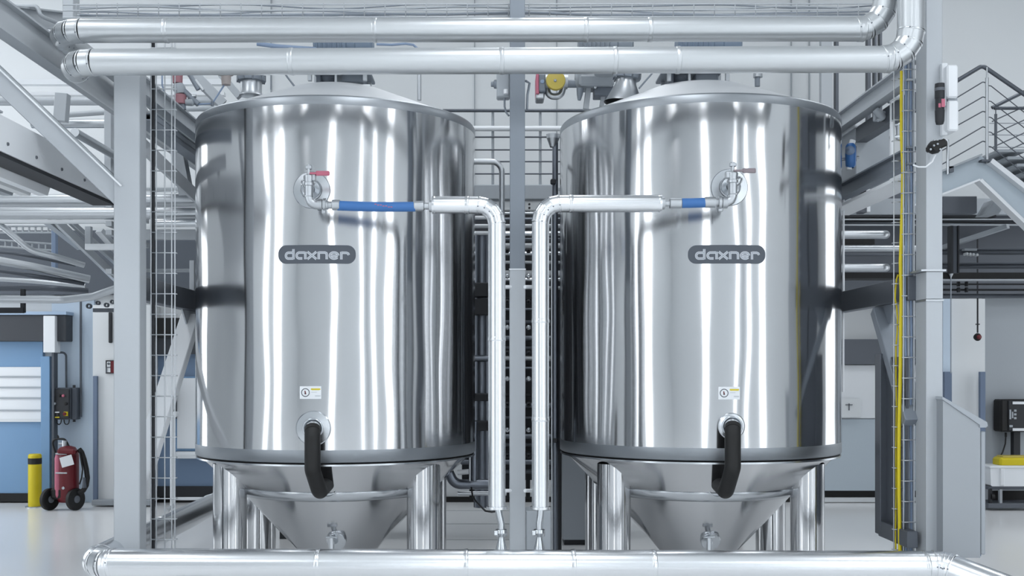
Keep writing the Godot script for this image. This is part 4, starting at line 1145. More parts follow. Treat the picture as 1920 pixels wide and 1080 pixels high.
	for q in [[167, 574, 5.0], [184, 568, 4.0], [200, 572, 4.5], [211, 566, 4.0]]:
		put("hand_wheel", sh().lathe(P(q[0], q[1], 12.0), [Vector2(0.6 * q[2] * 12 / F, -0.02), Vector2(q[2] * 12 / F, -0.02), Vector2(q[2] * 12 / F, 0.02), Vector2(0.5 * q[2] * 12 / F, 0.02)], 16, Vector3.BACK), M.plate_grey, t)
	put("bracket", pbox(sh(), 174, 578, 225, 585, 12.05, 0.06), M.mid_grey, t)

func right_side() -> void:
	var t: Node3D
	# mezzanine: slab with a pale fascia, dark band painting the shade beneath
	struct("trim_19", pbox(sh(), 1500, 372, 2200, 402, 14.8, 0.12, 0.004), M.light_grey)
	struct("ceiling_mezzanine", pbox(sh(), 1500, 374, 2200, 386, 14.9, 1.1), M.wall_grey)
	struct("trim_20", pbox(sh(), 1540, 396, 2200, 552, 15.6, 0.3), M.mid_grey)
	struct("trim_21", pbox(sh(), 1500, 342, 1740, 372, 14.85, 0.1), M.mid_grey)
	# wall below: pier, recess, panels
	struct("wall_pier_right", pbox(sh(), 1768, 560, 1847, 942, 15.5, 0.5), M.wall_white)
	struct("trim_22", pbox(sh(), 1768, 560, 1784, 942, 15.42, 0.1), M.wall_pale_blue)
	struct("wall_recess", pbox(sh(), 1847, 556, 2300, 942, 15.9, 0.1), M.light_grey)
	struct("trim_23", pbox(sh(), 1560, 636, 1764, 683, 15.75, 0.2), M.mid_grey)
	var w := struct("window_9", pbox(sh(), 1560, 683, 1764, 786, 15.85, 0.1), M.light_grey)
	put("pane", pbox(sh(), 1564, 685, 1760, 784, 15.82, 0.05), M.panel_white, w)
	struct("wall_panel_right", pbox(sh(), 1520, 786, 1764, 920, 15.84, 0.1), M.stair_grey)
	t = thing("wall_plate", "small square plate with a cross on the pale panel right of the right tank", "plate", P(1598, 783, 15.8))
	put("plate_sheet", pbox(sh(), 1566, 747.5, 1614, 783, 15.76, 0.04, 0.004), M.wall_white, t)
	put("cross", sh().box(P(1592, 759, 15.755), Vector3(0.1, 0.012, 0.012)).box(P(1592, 763, 15.755), Vector3(0.012, 0.1, 0.012)), M.mid_grey, t)
	for q in [[1771, 1785, "wider blue grey corner guard left of the red emergency lamp"], [1838, 1848, "narrower blue grey corner guard right of the red emergency lamp"]]:
		t = thing("corner_guard", q[2], "corner guard", P(q[0], 940, 15.4))
		put("strip", pbox(sh(), q[0], 697, q[1], 940, 15.36, 0.06, 0.004), M.corner_blue, t)
	# red lamp on its hanging cord
	t = thing("emergency_lamp", "round red and black lamp hanging on a cord before the white pier", "lamp", P(1833, 632, 15.0))
	put("cord", sh().cyl(P(1833, 440, 15.0), P(1833, 624, 15.0), 1.6 * 15 / F, 8), M.dark_grey, t)
	put("cord_bracket", sh().box(P(1833, 442, 15.35), Vector3(0.04, 0.05, 0.74)), M.dark_grey, t)
	put("cord_clip", sh().box(P(1833, 608, 15.0), Vector3(0.05, 0.014, 0.03)), M.dark_grey, t)
	put("housing", sh().lathe(P(1833, 632, 15.0), [Vector2(0, -0.05), Vector2(0.04, -0.045), Vector2(0.054, 0.0), Vector2(0.04, 0.03), Vector2(0.03, 0.035)], 24, Vector3.BACK, true), M.black, t)
	put("red_lens", sh().lathe(P(1834, 632, 15.0), [Vector2(0.035, 0.02), Vector2(0.03, 0.045), Vector2(0, 0.05)], 20, Vector3.BACK, true), M.red, t)
	# pipes and ducts in the dark band
	for q in [
		["dark_duct", "long black duct across the dark band right of the right post", "duct", 1560, 511, 2150, 522, 13.2, 0.3, M.black],
		["tray_rail", "upper pale rail of the long wire tray under the mezzanine", "rail", 1560, 410, 2150, 412.5, 13.3, 0.03, M.galvanised],
		["tray_rail", "lower pale rail of the long wire tray under the mezzanine", "rail", 1560, 420.5, 2150, 423, 13.3, 0.03, M.galvanised],
		["tray_cover", "dark cover strip above the long wire tray", "cover", 1560, 403, 1868, 407, 13.3, 0.2, M.dark_grey],
		["flat_bar", "pale flat bar just under the long black duct", "bar", 1768, 523, 2150, 526, 13.2, 0.1, M.galvanised],
		["black_strip", "flat black strip under the upper stub pipe beside the tank", "duct", 1560, 448, 1640, 458, 13.0, 0.3, M.black]]:  # thin black strip below the stub pipe
		solo(q[0], pbox(sh(), q[3], q[4], q[5], q[6], q[7], q[8]), q[9], q[1], q[2])
	t = thing("tray_filling", "dark cables lying in the long wire tray under the mezzanine", "cables", P(1750, 418, 13.35))
	for k in 4:
		var pts := []
		for i in 9:
			pts.append(P(1560 + i * 74, 414 + k * 1.4 + sin(i * 1.3 + k) * 1.2, 13.36 + 0.02 * k))
		put("cable", sh().tube(pts, 0.011, 6), [M.dark_grey, M.mid_grey, M.black, M.cable_grey][k], t)
	rod("stub_pipe", "upper clad stub pipe with a rounded end right of the right tank", "pipe", [[1540, 440, 12.4], [1652, 440, 12.4], [1658, 440, 12.45], [1661, 440, 12.5]], 8.0, M.satin_steel)
	rod("stub_pipe", "lower clad stub pipe with a rounded end right of the right tank", "pipe", [[1540, 502, 12.4], [1652, 502, 12.4], [1658, 502, 12.45], [1661, 502, 12.5]], 8.0, M.satin_steel)
	rod("header_pipe", "long pale header pipe between the two stub pipes right of the tank", "pipe", [[1540, 466, 12.6], [1740, 466, 12.6]], 6.0, M.satin_steel)
	rod("header_pipe", "thin dark pipe just under the pale header right of the tank", "pipe", [[1540, 478, 12.7], [1740, 478, 12.7]], 2.6, M.mid_steel)
	for q in [[468, 2.6, "upper dark pipe right of the right post"], [474.5, 3.4, "second dark pipe right of the right post, touching the upper"], [495, 2.4, "third dark pipe right of the right post"], [501, 3.4, "fourth dark pipe right of the right post, above the black duct"], [533, 1.6, "thin pipe just under the black duct"], [543.5, 2.0, "thin dark pipe second under the black duct"], [555, 4.2, "lowest dark pipe, on the edge of the pale wall"]]:
		rod("service_pipe", q[2], "pipe", [[1740, q[0], 13.6], [2150, q[0], 13.6]], q[1], M.mid_steel if q[1] > 2 else M.dark_grey)
	for q in [[1797, 532, "black clip on the upper thin pipe under the black duct, nearer the right post"], [1812, 532, "black clip on the upper thin pipe under the black duct, farther from the post"], [1797, 543, "black clip on the lower thin pipe under the black duct, nearer the right post"], [1812, 543, "black clip on the lower thin pipe under the black duct, farther from the post"]]:
		solo("pipe_clip", sh().box(P(q[0], q[1] + 0.5, 13.55), Vector3(0.03, 0.06, 0.05), Basis.IDENTITY, 0.006), M.dark_grey, q[2], "clip", "clips on the thin pipes")
	t = thing("pendant_bracket", "dark upright hanger between tray and black duct right of the post", "hanger", P(1792, 510, 13.1))
	put("channel", pbox(sh(), 1787, 423, 1797, 512, 13.05, 0.08, 0.004), M.mid_steel, t)
	put("flange", pbox(sh(), 1784, 423, 1787.5, 512, 13.02, 0.12), M.dark_grey, t)
	put("flange", pbox(sh(), 1796.5, 423, 1799, 512, 13.02, 0.12), M.dark_grey, t)
	t = thing("connector_row", "row of four small white connectors on a dark pipe", "connectors", P(1822, 478, 13.4))
	put("strip", pbox(sh(), 1809, 466, 1832, 470, 13.5, 0.1), M.light_grey, t)
	for x in [1814, 1820, 1826, 1833]:
		put("connector", pbox(sh(), x - 2, 473 + (x - 1814) * 0.12, x + 2, 478 + (x - 1814) * 0.12, 13.48, 0.1, 0.006), M.paper, t)
	solo("slanted_strut", pbar(sh(), 1768, 464, 13.5, 1890, 424, 12.8, 8, 0.06), M.light_grey, "slanting pale strut under the stair, right of the right post", "strut")
	rod("thin_cable", "thin pale cable dropping past the black duct to the wall", "cable", [[1783, 497, 13.19], [1783, 700, 13.19]], 1.2, M.cable_grey)
	solo("cable_weight", sh().lathe(P(1783, 513, 13.17), [Vector2(0, -0.06), Vector2(0.03, 0.0), Vector2(0, 0.06)], 14), M.satin_steel, "small steel spindle on the thin pale cable", "fitting")
	# bits hung from the fascia
	t = thing("fascia_hanger", "small upright steel hanger fixed to the pale mezzanine fascia", "hanger", P(1622, 398, 14.7))
	put("channel", pbox(sh(), 1626, 350, 1632, 397, 14.6, 0.24, 0.003), M.panel_white, t)
	put("web", pbox(sh(), 1622, 352, 1626, 397, 14.64, 0.18), M.dark_grey, t)
	put("foot", pbox(sh(), 1614, 378, 1626, 398, 14.62, 0.2, 0.003), M.mid_grey, t)
	solo("duct_box", pbox(sh(), 1768, 368, 1832, 400, 12.7, 0.15, 0.005), M.mid_grey, "grey sheet box under the stair, next to the right post", "box")
	solo("duct_box", sh().prism(P(1850, 401, 12.6), Vector3.RIGHT, Vector3.UP, PackedVector2Array([Vector2(0, 0), Vector2(0.14, 0), Vector2(0.24, 0.17), Vector2(0.1, 0.17)]), -0.3), M.light_grey, "slanted pale sheet box under the stair corner", "box")
	# between the beams right of the tank
	t = thing("enclosure_box", "square grey sheet metal enclosure right of the right tank", "enclosure", P(1635, 300, 10.2))
	put("box_body", pbox(sh(), 1604, 236, 1669, 338, 10.2, 0.5, 0.008), M.light_grey, t)
	put("lid", pbox(sh(), 1602, 231, 1671, 239, 10.16, 0.56, 0.01), M.panel_white, t)
	t = thing("blue_actuator", "blue and white valve actuator right of the right tank", "actuator", P(1595, 315, 9.9))
	put("blue_body", sh().lathe(P(1595, 290, 9.9), [Vector2(0.03, -0.12), Vector2(0.045, -0.1), Vector2(0.05, 0.0), Vector2(0.045, 0.08), Vector2(0.03, 0.1)], 20, Vector3.UP, true), M.hose_blue, t)
	put("pale_shell", sh().lathe(P(1594, 284, 9.88), [Vector2(0.0, -0.06), Vector2(0.04, -0.05), Vector2(0.042, 0.03), Vector2(0, 0.05)], 16, Vector3(-0.4, 0.2, 1), true), M.cable_blue, t)
	put("top_cap", sh().cyl(P(1596, 273, 9.9), P(1599, 263, 9.9), 0.026, 14), M.panel_white, t)
	put("bottom_cap", sh().cyl(P(1593, 306, 9.9), P(1592, 318, 9.9), 0.024, 14), M.panel_white, t)
	put("yoke", pbox(sh(), 1601, 274, 1606, 302, 9.88, 0.05), M.plate_grey, t)
	rod("stem_pipe", "thin steel pipe through the blue actuator to the tank", "pipe", [[1578, 299, 9.9], [1610, 295, 9.95]], 2.5, M.satin_steel)
	rod("riser_pipe", "white vertical pipe between enclosure box and yellow cable", "pipe", [[1673, 150, 9.3], [1673, 300, 9.3]], 4.5, M.panel_white)
	t = thing("valve_group", "bunch of pale pipe fittings above the enclosure box", "fittings", P(1655, 225, 9.5))
	for q in [[1641, 205, 1658, 222, 0.03], [1655, 212, 1690, 212, 0.018], [1665, 190, 1690, 185, 0.02], [1668, 235, 1690, 232, 0.016], [1661, 172, 1688, 168, 0.016], [1645, 226, 1665, 218, 0.014], [1668, 258, 1690, 256, 0.014], [1680, 160, 1684, 262, 0.014]]:
		put("fitting", sh().tube([P(q[0], q[1], 9.45), P((q[0] + q[2]) / 2, (q[1] + q[3]) / 2, 9.45), P(q[2], q[3], 9.45)], [q[4], q[4] * 1.25, q[4]], 12), [M.satin_steel, M.light_grey][int(q[0]) % 2], t)
	put("fitting_plate", pbox(sh(), 1640, 206, 1657, 226, 9.5, 0.05, 0.006), M.light_grey, t)
	# lit tray under the middle beam
	solo("underside_tray", sh().box(Vector3(3.34, 3.44, -9.75), Vector3(0.26, 0.03, 1.9), Basis.IDENTITY, 0.004), M.panel_white, "white tray hung beneath the middle beam right of the tanks", "tray")
	solo("inner_channel", sh().bar(Vector3(3.42, 4.1, -8.9), Vector3(3.42, 4.1, -13.0), 0.1, 0.14), M.mid_steel, "dark channel just under the topmost right beam", "channel")
	for q in [[1581.5, 363, 546, "upper white thin pipe hugging the right tank's right edge"], [1581, 585, 735, "lower white thin pipe hugging the right tank's right edge"]]:
		rod("thin_pipe", q[3], "pipe", [[q[0], q[1], 10.4], [q[0], q[2], 10.4]], 2.2, M.panel_white)
	# far uprights high at the back
	for q in [[1550, 10.0, "broad pale upright high behind the right tank's rim"], [1570, 2.6, "thin upright rod beside the broad pale upright"], [1630, 3.0, "first of three slim uprights above the right beams"], [1642, 2.0, "second of three slim uprights above the right beams"], [1652, 2.0, "third of three slim uprights above the right beams"]]:
		solo("back_upright", pbox(sh(), q[0] - q[1], 60, q[0] + q[1], 374, 15.0, 0.1), M.galvanised if q[1] > 5 else M.mid_steel, q[2], "upright")
	# white box, beacon and bracket on the right post
	t = thing("junction_box", "tall white plastic junction box on the side of the right post", "junction box", P(1785, 245, 8.3))
	put("back_plate", pbox(sh(), 1766.5, 118, 1777, 253, 8.36, 0.1, 0.004), M.panel_white, t)
	put("upper_lid", pbox(sh(), 1776, 121, 1797, 183, 8.3, 0.2, 0.012), M.panel_white, t)
	put("lower_lid", pbox(sh(), 1777, 188, 1798, 245, 8.3, 0.2, 0.012), M.panel_white, t)
	put("groove", pbox(sh(), 1778, 182, 1795, 189, 8.33, 0.15), M.light_grey, t)
	t = thing("signal_beacon", "dark cylindrical beacon with small red marks on the right post", "beacon", P(1762, 233, 8.25))
	var bc := P(1762, 195, 8.22)
	var u := 8.22 / F
	put("barrel", sh().lathe(bc, [Vector2(0, -38 * u), Vector2(6.5 * u, -38 * u), Vector2(8.2 * u, -32 * u), Vector2(8.8 * u, -12 * u), Vector2(8.2 * u, -11 * u), Vector2(8.2 * u, 10 * u), Vector2(9 * u, 11 * u), Vector2(9 * u, 32 * u), Vector2(8.6 * u, 38 * u), Vector2(0, 38 * u)], 28), M.dark_grey, t)
	put("mount", sh().box(P(1764, 190, 8.33), Vector3(0.02, 0.1, 0.14)), M.galvanised, t)
	put("red_window", sh().box(bc + Vector3(0.012, 0.0, 8.2 * u), Vector3(0.026, 0.06, 0.006)).box(bc + Vector3(-0.014, -0.018, 8.0 * u), Vector3(0.016, 0.03, 0.006)), M.pale_red, t)
	put("grey_ring", sh().lathe(bc, [Vector2(8.9 * u, 24 * u), Vector2(9.3 * u, 25 * u), Vector2(9.3 * u, 29 * u), Vector2(8.9 * u, 30 * u)], 28), M.mid_grey, t)
	t = thing("sensor_bracket", "black toothed bracket and bent arm under the beacon", "bracket", P(1755, 290, 8.2))
	put("head", sh().lathe(P(1752, 276, 8.2), [Vector2(0.0, -0.03), Vector2(0.045, -0.03), Vector2(0.052, 0.0), Vector2(0.045, 0.03), Vector2(0, 0.03)], 10, Vector3(0.3, 0.2, 1)).box(P(1765, 270, 8.22), Vector3(0.07, 0.06, 0.05), Basis(Vector3.BACK, 0.4), 0.01).box(P(1743, 280, 8.2), Vector3(0.05, 0.045, 0.04), Basis.IDENTITY, 0.01), M.black, t)
	for q in [[1745, 280], [1751, 273], [1758, 270], [1763, 280]]:
		put("screw", sh().lathe(P(q[0], q[1], 8.165), [Vector2(0.008, 0), Vector2(0.007, 0.006), Vector2(0, 0.007)], 10, Vector3.BACK), M.light_grey, t)
	put("mount", sh().box(P(1757, 272, 8.32), Vector3(0.05, 0.04, 0.2)), M.black, t)
	put("arm", sh().tube(path([P(1750, 264, 8.24), P(1777, 262, 8.24), P(1777, 327, 8.24)], 0.02, 4), 0.009, 8), M.satin_steel, t)
	rod("thin_cable", "pale looped cable leaving the right post under the bracket", "cable", [[1712, 309, 8.3], [1722, 313, 8.3], [1736, 313, 8.26], [1748, 303, 8.24], [1754, 290, 8.22]], 1.6, M.panel_white)
	stair()
	# sloped cabinet
	var z := 8.28
	var uu := z / F
	t = thing("sloped_cabinet", "grey steel cabinet with a sloping top beside the right post", "cabinet", P(1803, 1046, z))
	var o := P(1768, 1046, z)
	put("cabinet_body", sh().prism(o, Vector3.RIGHT, Vector3.UP, PackedVector2Array([Vector2(0, 0), Vector2(70 * uu, 0), Vector2(70 * uu, 250 * uu), Vector2(0, 298 * uu)]), -0.32), M.cabinet_steel, t)
	put("sloped_lid", sh().prism(P(1767, 1046, z - 0.012), Vector3.RIGHT, Vector3.UP, PackedVector2Array([Vector2(0, 302 * uu), Vector2(0, 297 * uu), Vector2(70 * uu, 249 * uu), Vector2(70 * uu, 244 * uu), Vector2(82 * uu, 244 * uu), Vector2(85 * uu, 247 * uu), Vector2(84 * uu, 254 * uu)]), -0.35), M.light_grey, t)
	put("door_leaf", pbox(sh(), 1839, 809, 1848, 1040, z + 0.01, 0.3, 0.006), M.light_grey, t)
	put("door_gap", pbox(sh(), 1837.5, 806, 1839.5, 1043, z + 0.02, 0.28), M.corner_blue, t)
	put("shadow_gap", pbox(sh(), 1766.6, 748, 1768.4, 1040, z + 0.02, 0.25), M.dark_grey, t)
	put("wall_mount", sh().box(P(1766, 900, 8.45), Vector3(0.02, 0.5, 0.1)), M.dark_grey, t)
	# far right: terminal, tub and cart
	z = 15.6
	t = thing("display_terminal", "black wall terminal with pale markings, cut by the right edge", "terminal", P(1900, 810, z))
	put("housing", pbox(sh(), 1877, 749, 1952, 810, z, 0.25, 0.02), M.black, t)
	put("front", pbox(sh(), 1891, 751, 1950, 808, z - 0.02, 0.04, 0.01), M.dark_grey, t)
	put("label_strip", pbox(sh(), 1899, 753, 1940, 758, z - 0.03, 0.02), M.paper, t)
	put("label_strip", pbox(sh(), 1899, 803, 1940, 808, z - 0.03, 0.02), M.paper, t)
	for q in [[1893, 768, 1896, 786], [1897.5, 772, 1900, 784], [1901.5, 768, 1906, 772], [1901.5, 775, 1906, 779], [1901.5, 782, 1906, 786], [1893, 797, 1899, 801]]:
		put("marking", pbox(sh(), q[0], q[1], q[2], q[3], z - 0.028, 0.02), M.light_grey, t)
	put("plug", sh().cyl(P(1886, 811, z + 0.1), P(1886, 819, z + 0.1), 0.016, 10), M.black, t)
	put("lead", sh().tube([P(1886, 818, z + 0.1), P(1885, 832, z + 0.1), P(1880, 848, z + 0.08), P(1872, 862, z + 0.06), P(1867, 873, z + 0.05)], 0.011, 8), M.black, t)
	put("stand_leg", pbox(sh(), 1901, 810, 1913, 866, z + 0.1, 0.1), M.dark_grey, t)
	z = 15.1
	t = thing("white_tub", "white rounded plastic tub on the low cart at the right edge", "tub", P(1895, 912, z))
	var tp := PackedVector2Array()
	for v in [[0, 2], [3, 0], [90, 0], [90, 36], [0, 36], [-1, 30]]: tp.append(Vector2(v[0] * z / F, v[1] * z / F))
	put("tub_body", sh().prism(P(1858, 912, z - 0.1), Vector3.RIGHT, Vector3.UP, tp, -0.4), M.panel_white, t)
	put("tub_rim", pbox(sh(), 1856, 874, 1950, 878, z - 0.12, 0.44, 0.01), M.panel_white, t)
	put("rib", pbox(sh(), 1876, 878, 1884, 911, z - 0.125, 0.04, 0.01), M.paper, t)
	t = thing("yellow_canister", "yellow canister standing in the white tub", "canister", P(1895, 876, z))
	put("canister_body", pbox(sh(), 1875, 858, 1945, 876, z + 0.0, 0.25, 0.03), M.yellow, t)
	put("canister_top", pbox(sh(), 1880, 855, 1940, 859, z + 0.02, 0.2, 0.01), M.pale_yellow, t)
	t = thing("low_cart", "low dark metal cart carrying the white tub", "cart", P(1895, 955, z))
	put("top_frame", pbox(sh(), 1853, 912, 1950, 918, z - 0.1, 0.44, 0.006), M.mid_steel, t)
	put("deck", pbox(sh(), 1853, 944, 1950, 953, z - 0.12, 0.46, 0.006), M.mid_grey, t)
	for x in [1858, 1877, 1930]:
		put("leg", pbox(sh(), x - 2.5, 916, x + 2.5, 946, z - 0.1, 0.05), M.satin_steel if x == 1877 else M.dark_grey, t)
	put("caster", sh().lathe(P(1861, 931, z - 0.1), [Vector2(0, -0.02), Vector2(0.04, -0.02), Vector2(0.04, 0.02), Vector2(0, 0.02)], 16, Vector3.RIGHT), M.black, t)
	put("back_plate", pbox(sh(), 1856, 920, 1950, 944, z + 0.3, 0.02), M.black, t)

func stair() -> void:
	var z := 11.8
	var u := z / F
	var t := thing("stair", "pale steel stair whose two flights meet at a peak in the upper right", "stair", P(1845, 400, z))
	var o := P(1700, 420, z)
	var poly := PackedVector2Array()
	for q in [[1690, 392], [1690, 352], [1838, 291], [1852, 303], [1960, 388], [1960, 455], [1846, 338], [1834, 337]]: poly.append(Vector2((q[0] - 1700) * u, (420 - q[1]) * u))
	put("stringer", sh().prism(o, Vector3.RIGHT, Vector3.UP, poly, -0.02), M.stair_grey, t)
	put("upper_flange", sh().bar(P(1854, 303, z - 0.03), P(1960, 386, z - 0.03), 0.14, 0.05, Vector3.UP), M.panel_white, t)
	put("lower_flange", sh().bar(P(1834, 339, z - 0.04), P(1960, 460, z - 0.04), 0.14, 0.035, Vector3.UP), M.panel_white, t)
	put("lower_flange", sh().bar(P(1690, 394, z - 0.04), P(1834, 338, z - 0.04), 0.1, 0.02, Vector3.UP), M.panel_white, t)
	put("upper_flange", sh().bar(P(1690, 352, z - 0.03), P(1838, 291, z - 0.03), 0.1, 0.02, Vector3.UP), M.light_grey, t)
	for k in 6:
		put("tread", sh().box(P(1866 + k * 17, 296 + k * 13, z + 0.5), Vector3(0.3, 0.03, 0.8)), M.light_grey, t)
	# railing of the near flights
	t = thing("stair_railing", "dark handrail with five thin bars and post, peaking above the stair", "railing", P(1850, 305, z))
	put("handrail", sh().tube(path([P(1740, 184, z), P(1842, 123, z), P(1960, 204, z)], 0.06, 4), 4.0 * u, 12), M.mid_steel, t)
	put("railing_post", sh().cyl(P(1850.5, 146, z - 0.02), P(1850.5, 307, z - 0.02), 3.0 * u, 12).cyl(P(1850.5, 126, z - 0.02), P(1850.5, 150, z - 0.02), 1.6 * u, 10), M.satin_steel, t)
	put("railing_post", sh().cyl(P(1777, 262, z - 0.02), P(1777, 326, z - 0.02), 2.6 * u, 10), M.satin_steel, t)
	put("post_foot", sh().box(P(1850, 302, z - 0.05), Vector3(0.14, 0.02, 0.08)), M.mid_steel, t)
	put("post_foot", sh().box(P(1782, 318, z - 0.05), Vector3(0.05, 0.06, 0.06)), M.mid_steel, t)
	for q in [[182, 153], [207, 181], [232, 208], [264, 237], [289, 264]]:
		put("mid_rail", sh().tube(path([P(1798 - 58, q[0] + 34, z), P(1843, q[1] + 0.5, z), P(1850, q[1] + 3, z)], 0.02, 3), 1.1 * u, 8), M.mid_steel, t)
	for q in [[161, 204], [190, 233], [220, 264], [248, 292], [275, 320]]:
		put("mid_rail", sh().tube(path([P(1850, q[0] - 1, z), P(1858, q[0], z), P(1960, q[1] + 38, z)], 0.02, 3), 1.0 * u, 8), M.mid_steel, t)
	# railing of the rear flight
	z = 13.0
	u = z / F
	t = thing("rear_railing", "second stair railing farther back, its bars crossing the first at right edge", "railing", P(1868, 300, z))
	put("handrail", sh().tube([P(1860, 202, z), P(1915, 175, z), P(1960, 152, z)], 3.4 * u, 10), M.mid_steel, t)
	put("handrail", sh().cyl(P(1864, 203, z), P(1960, 203, z), 3.0 * u, 10), M.mid_steel, t)
	put("railing_post", sh().cyl(P(1867, 214, z), P(1867, 302, z), 2.6 * u, 10).cyl(P(1867, 203, z), P(1867, 216, z), 1.0 * u, 8), M.mid_steel, t)
	for y in [231, 253, 276]:
		put("mid_rail", sh().cyl(P(1855, y, z), P(1960, y, z), 0.9 * u, 8), M.light_grey, t)
	for y in [228, 253, 277, 296]:
		put("mid_rail", sh().tube([P(1860, y, z), P(1868, y - 4, z), P(1960, y - 46, z)], 1.1 * u, 8), M.mid_steel, t)

func top_gear() -> void:  # dark gear lightened in colour to imitate pale haze up here
	var t: Node3D
	# wire basket tray across the top with its cables
	var z := 8.7
	var u := z / F
	t = thing("wire_tray", "long wire basket tray running across the very top of the view", "cable tray", P(900, 35, z))
	for q in [[9, 0.0], [20, 0.0], [33, 0.0], [34, 0.2], [8, 0.26]]:
		put("side_wire", sh().cyl(P(118, q[0], z) - Vector3(0, 0, q[1]), P(1642, q[0] - 2, z) - Vector3(0, 0, q[1]), 1.5 * u, 6), M.galvanised, t)
	var hoop := sh().tube([P(0, 6, z) * Vector3(0, 1, 1), P(0, 34, z) * Vector3(0, 1, 1), P(0, 34, z) * Vector3(0, 1, 1) - Vector3(0, 0, 0.26), P(0, 5, z) * Vector3(0, 1, 1) - Vector3(0, 0, 0.26)], 1.1 * u, 6).mesh()
	for k in 39:
		var x := P(143 + k * 38.6, 0, z).x
		var o := MeshInstance3D.new()
		o.name = "hoop"; o.mesh = hoop; o.material_override = M.galvanised
		t.add_child(o, true)
		o.position = Vector3(x, 0, 0) - (t.get_meta("at") as Vector3)
	for k in 5:
		var pts := []
		for i in 33:
			var f := i / 32.0
			pts.append(P(150 + f * 1490, [28, 30, 17, 24, 12][k] + 3.2 * sin(f * (9 + k * 3) + k * 1.9) + 1.5 * sin(f * 31 + k), z + 0.1 + 0.03 * k))
		solo("tray_cable", sh().tube(pts, [2.6, 2.2, 2.0, 1.6, 1.4][k] * u, 8), [M.post_grey, M.cable_grey, M.light_grey, M.cable_grey, M.post_grey][k], ["thickest dark cable in the overhead wire tray", "pale cable at the bottom of the overhead wire tray", "grey cable winding mid height in the overhead wire tray", "thin pale cable crossing the overhead wire tray", "thin dark cable near the top of the overhead wire tray"][k], "cable")
	solo("roof_column", pbox(sh(), 117, -60, 137, 36, 9.2, 0.15, 0.004), M.galvanised, "pale column standing above the upper pipe at top left", "column")
	solo("roof_beam", sh().beam(P(-80, 20, 8.4), P(330, 60, 13.0), 0.12, 0.16, 0.014), M.galvanised, "thin pale beam in the top left corner above the large beam", "beam")
	rod("roof_pipe", "slim pipe bending near the top left corner", "pipe", [[-60, 10, 9.4], [70, 12, 9.4], [76, 30, 9.4], [110, 44, 9.6]], 4.0, M.galvanised, "", 0.04)
	# left tank top
	manway("square framed agitator mount on top of the left tank", 584, 692, 137, 159, 9.85, "left")
	manway("square framed agitator mount on top of the right tank", 1245, 1359, 136, 160, 9.85, "right")
	nozzle("short flanged nozzle on the lid of the left tank", 471, 168, 150, 27, 18, 10.2, 0.0)
	nozzle("wide conical nozzle on the lid of the right tank", 1170, 182, 145, 26, 30, 9.75, -0.25)
	# agitator motors behind the long pipes
	for q in [[590, 700, "dark blue grey agitator motor between the long pipes over the left tank"], [1268, 1388, "dark blue grey agitator motor between the long pipes over the right tank"], [1084, 1186, "grey agitator motor between the long pipes left of the right tank's centre"]]:
		t = thing("agitator_motor", q[2], "motor", P((q[0] + q[1]) / 2.0, 130, 9.9))
		var a := P(q[0], 84, 9.9)
		var b := P(q[1], 84, 9.9)
		var l := b.x - a.x
		put("motor_barrel", sh().lathe(a, [Vector2(0, 0), Vector2(0.1, 0.0), Vector2(0.12, 0.02), Vector2(0.12, l * 0.55), Vector2(0.1, l * 0.57), Vector2(0.1, l * 0.7), Vector2(0.115, l * 0.72), Vector2(0.115, l * 0.97), Vector2(0.09, l), Vector2(0, l)], 28, Vector3.RIGHT), M.motor_blue if q[0] != 1084 else M.post_grey, t)
		for k in 6:
			put("cooling_fin", sh().lathe(a + Vector3(l * (0.06 + k * 0.08), 0, 0), [Vector2(0.118, 0), Vector2(0.132, 0.004), Vector2(0.132, 0.01), Vector2(0.118, 0.014)], 28, Vector3.RIGHT), M.motor_blue if q[0] != 1084 else M.post_grey, t)
		put("gear_neck", sh().cyl(P((q[0] + q[1]) / 2.0, 96, 9.9), P((q[0] + q[1]) / 2.0, 140, 9.9), 0.1, 20), M.light_grey, t)
	rod("air_hose", "pale blue air hose slanting between the long pipes over the left tank", "hose", [[482, 82, 9.6], [520, 87, 9.6], [560, 90, 9.7], [592, 92, 9.8]], 4.0, M.cable_blue)
	rod("air_hose", "short pale blue hose right of the left agitator motor", "hose", [[706, 83, 9.6], [734, 84, 9.6], [760, 82, 9.6], [775, 84, 9.6], [785, 93, 9.6]], 2.4, M.cable_blue)
	rod("lid_rod", "thin upright rod on the left tank's lid beside the flanged nozzle", "rod", [[508, 100, 10.0], [508, 168, 10.0]], 1.2, M.post_grey)
	rod("lid_rod", "thin slanting rod over the left tank's lid", "rod", [[534, 138, 9.9], [553, 163, 9.9]], 1.8, M.post_grey)
	rod("lid_rod", "upright grey tube on the right half of the left tank's lid", "rod", [[786, 90, 10.0], [786, 188, 10.0]], 4.0, M.satin_steel)
	rod("lid_rod", "thin slanting cable over the right tank's lid by its nozzle", "rod", [[1198, 166, 9.7], [1224, 136, 9.7]], 1.6, M.post_grey)
	rod("lid_rod", "short capped tube on the right half of the right tank's lid", "rod", [[1420, 162, 9.9], [1420, 140, 9.9]], 5.0, M.post_grey)
	solo("tube_cap", sh().lathe(P(1421, 141, 9.9), [Vector2(0, -0.02), Vector2(0.042, -0.02), Vector2(0.042, 0.025), Vector2(0, 0.03)], 16), M.satin_steel, "steel cap on the short tube on the right tank's lid", "cap")
	# control box and cable on the centre post
	t = thing("post_box", "pale switch box with black knob behind the centre post, high up", "switch box", P(943, 180, 8.7))
	put("housing", pbox(sh(), 931, 120, 956, 182, 8.68, 0.12, 0.01), M.light_grey, t)
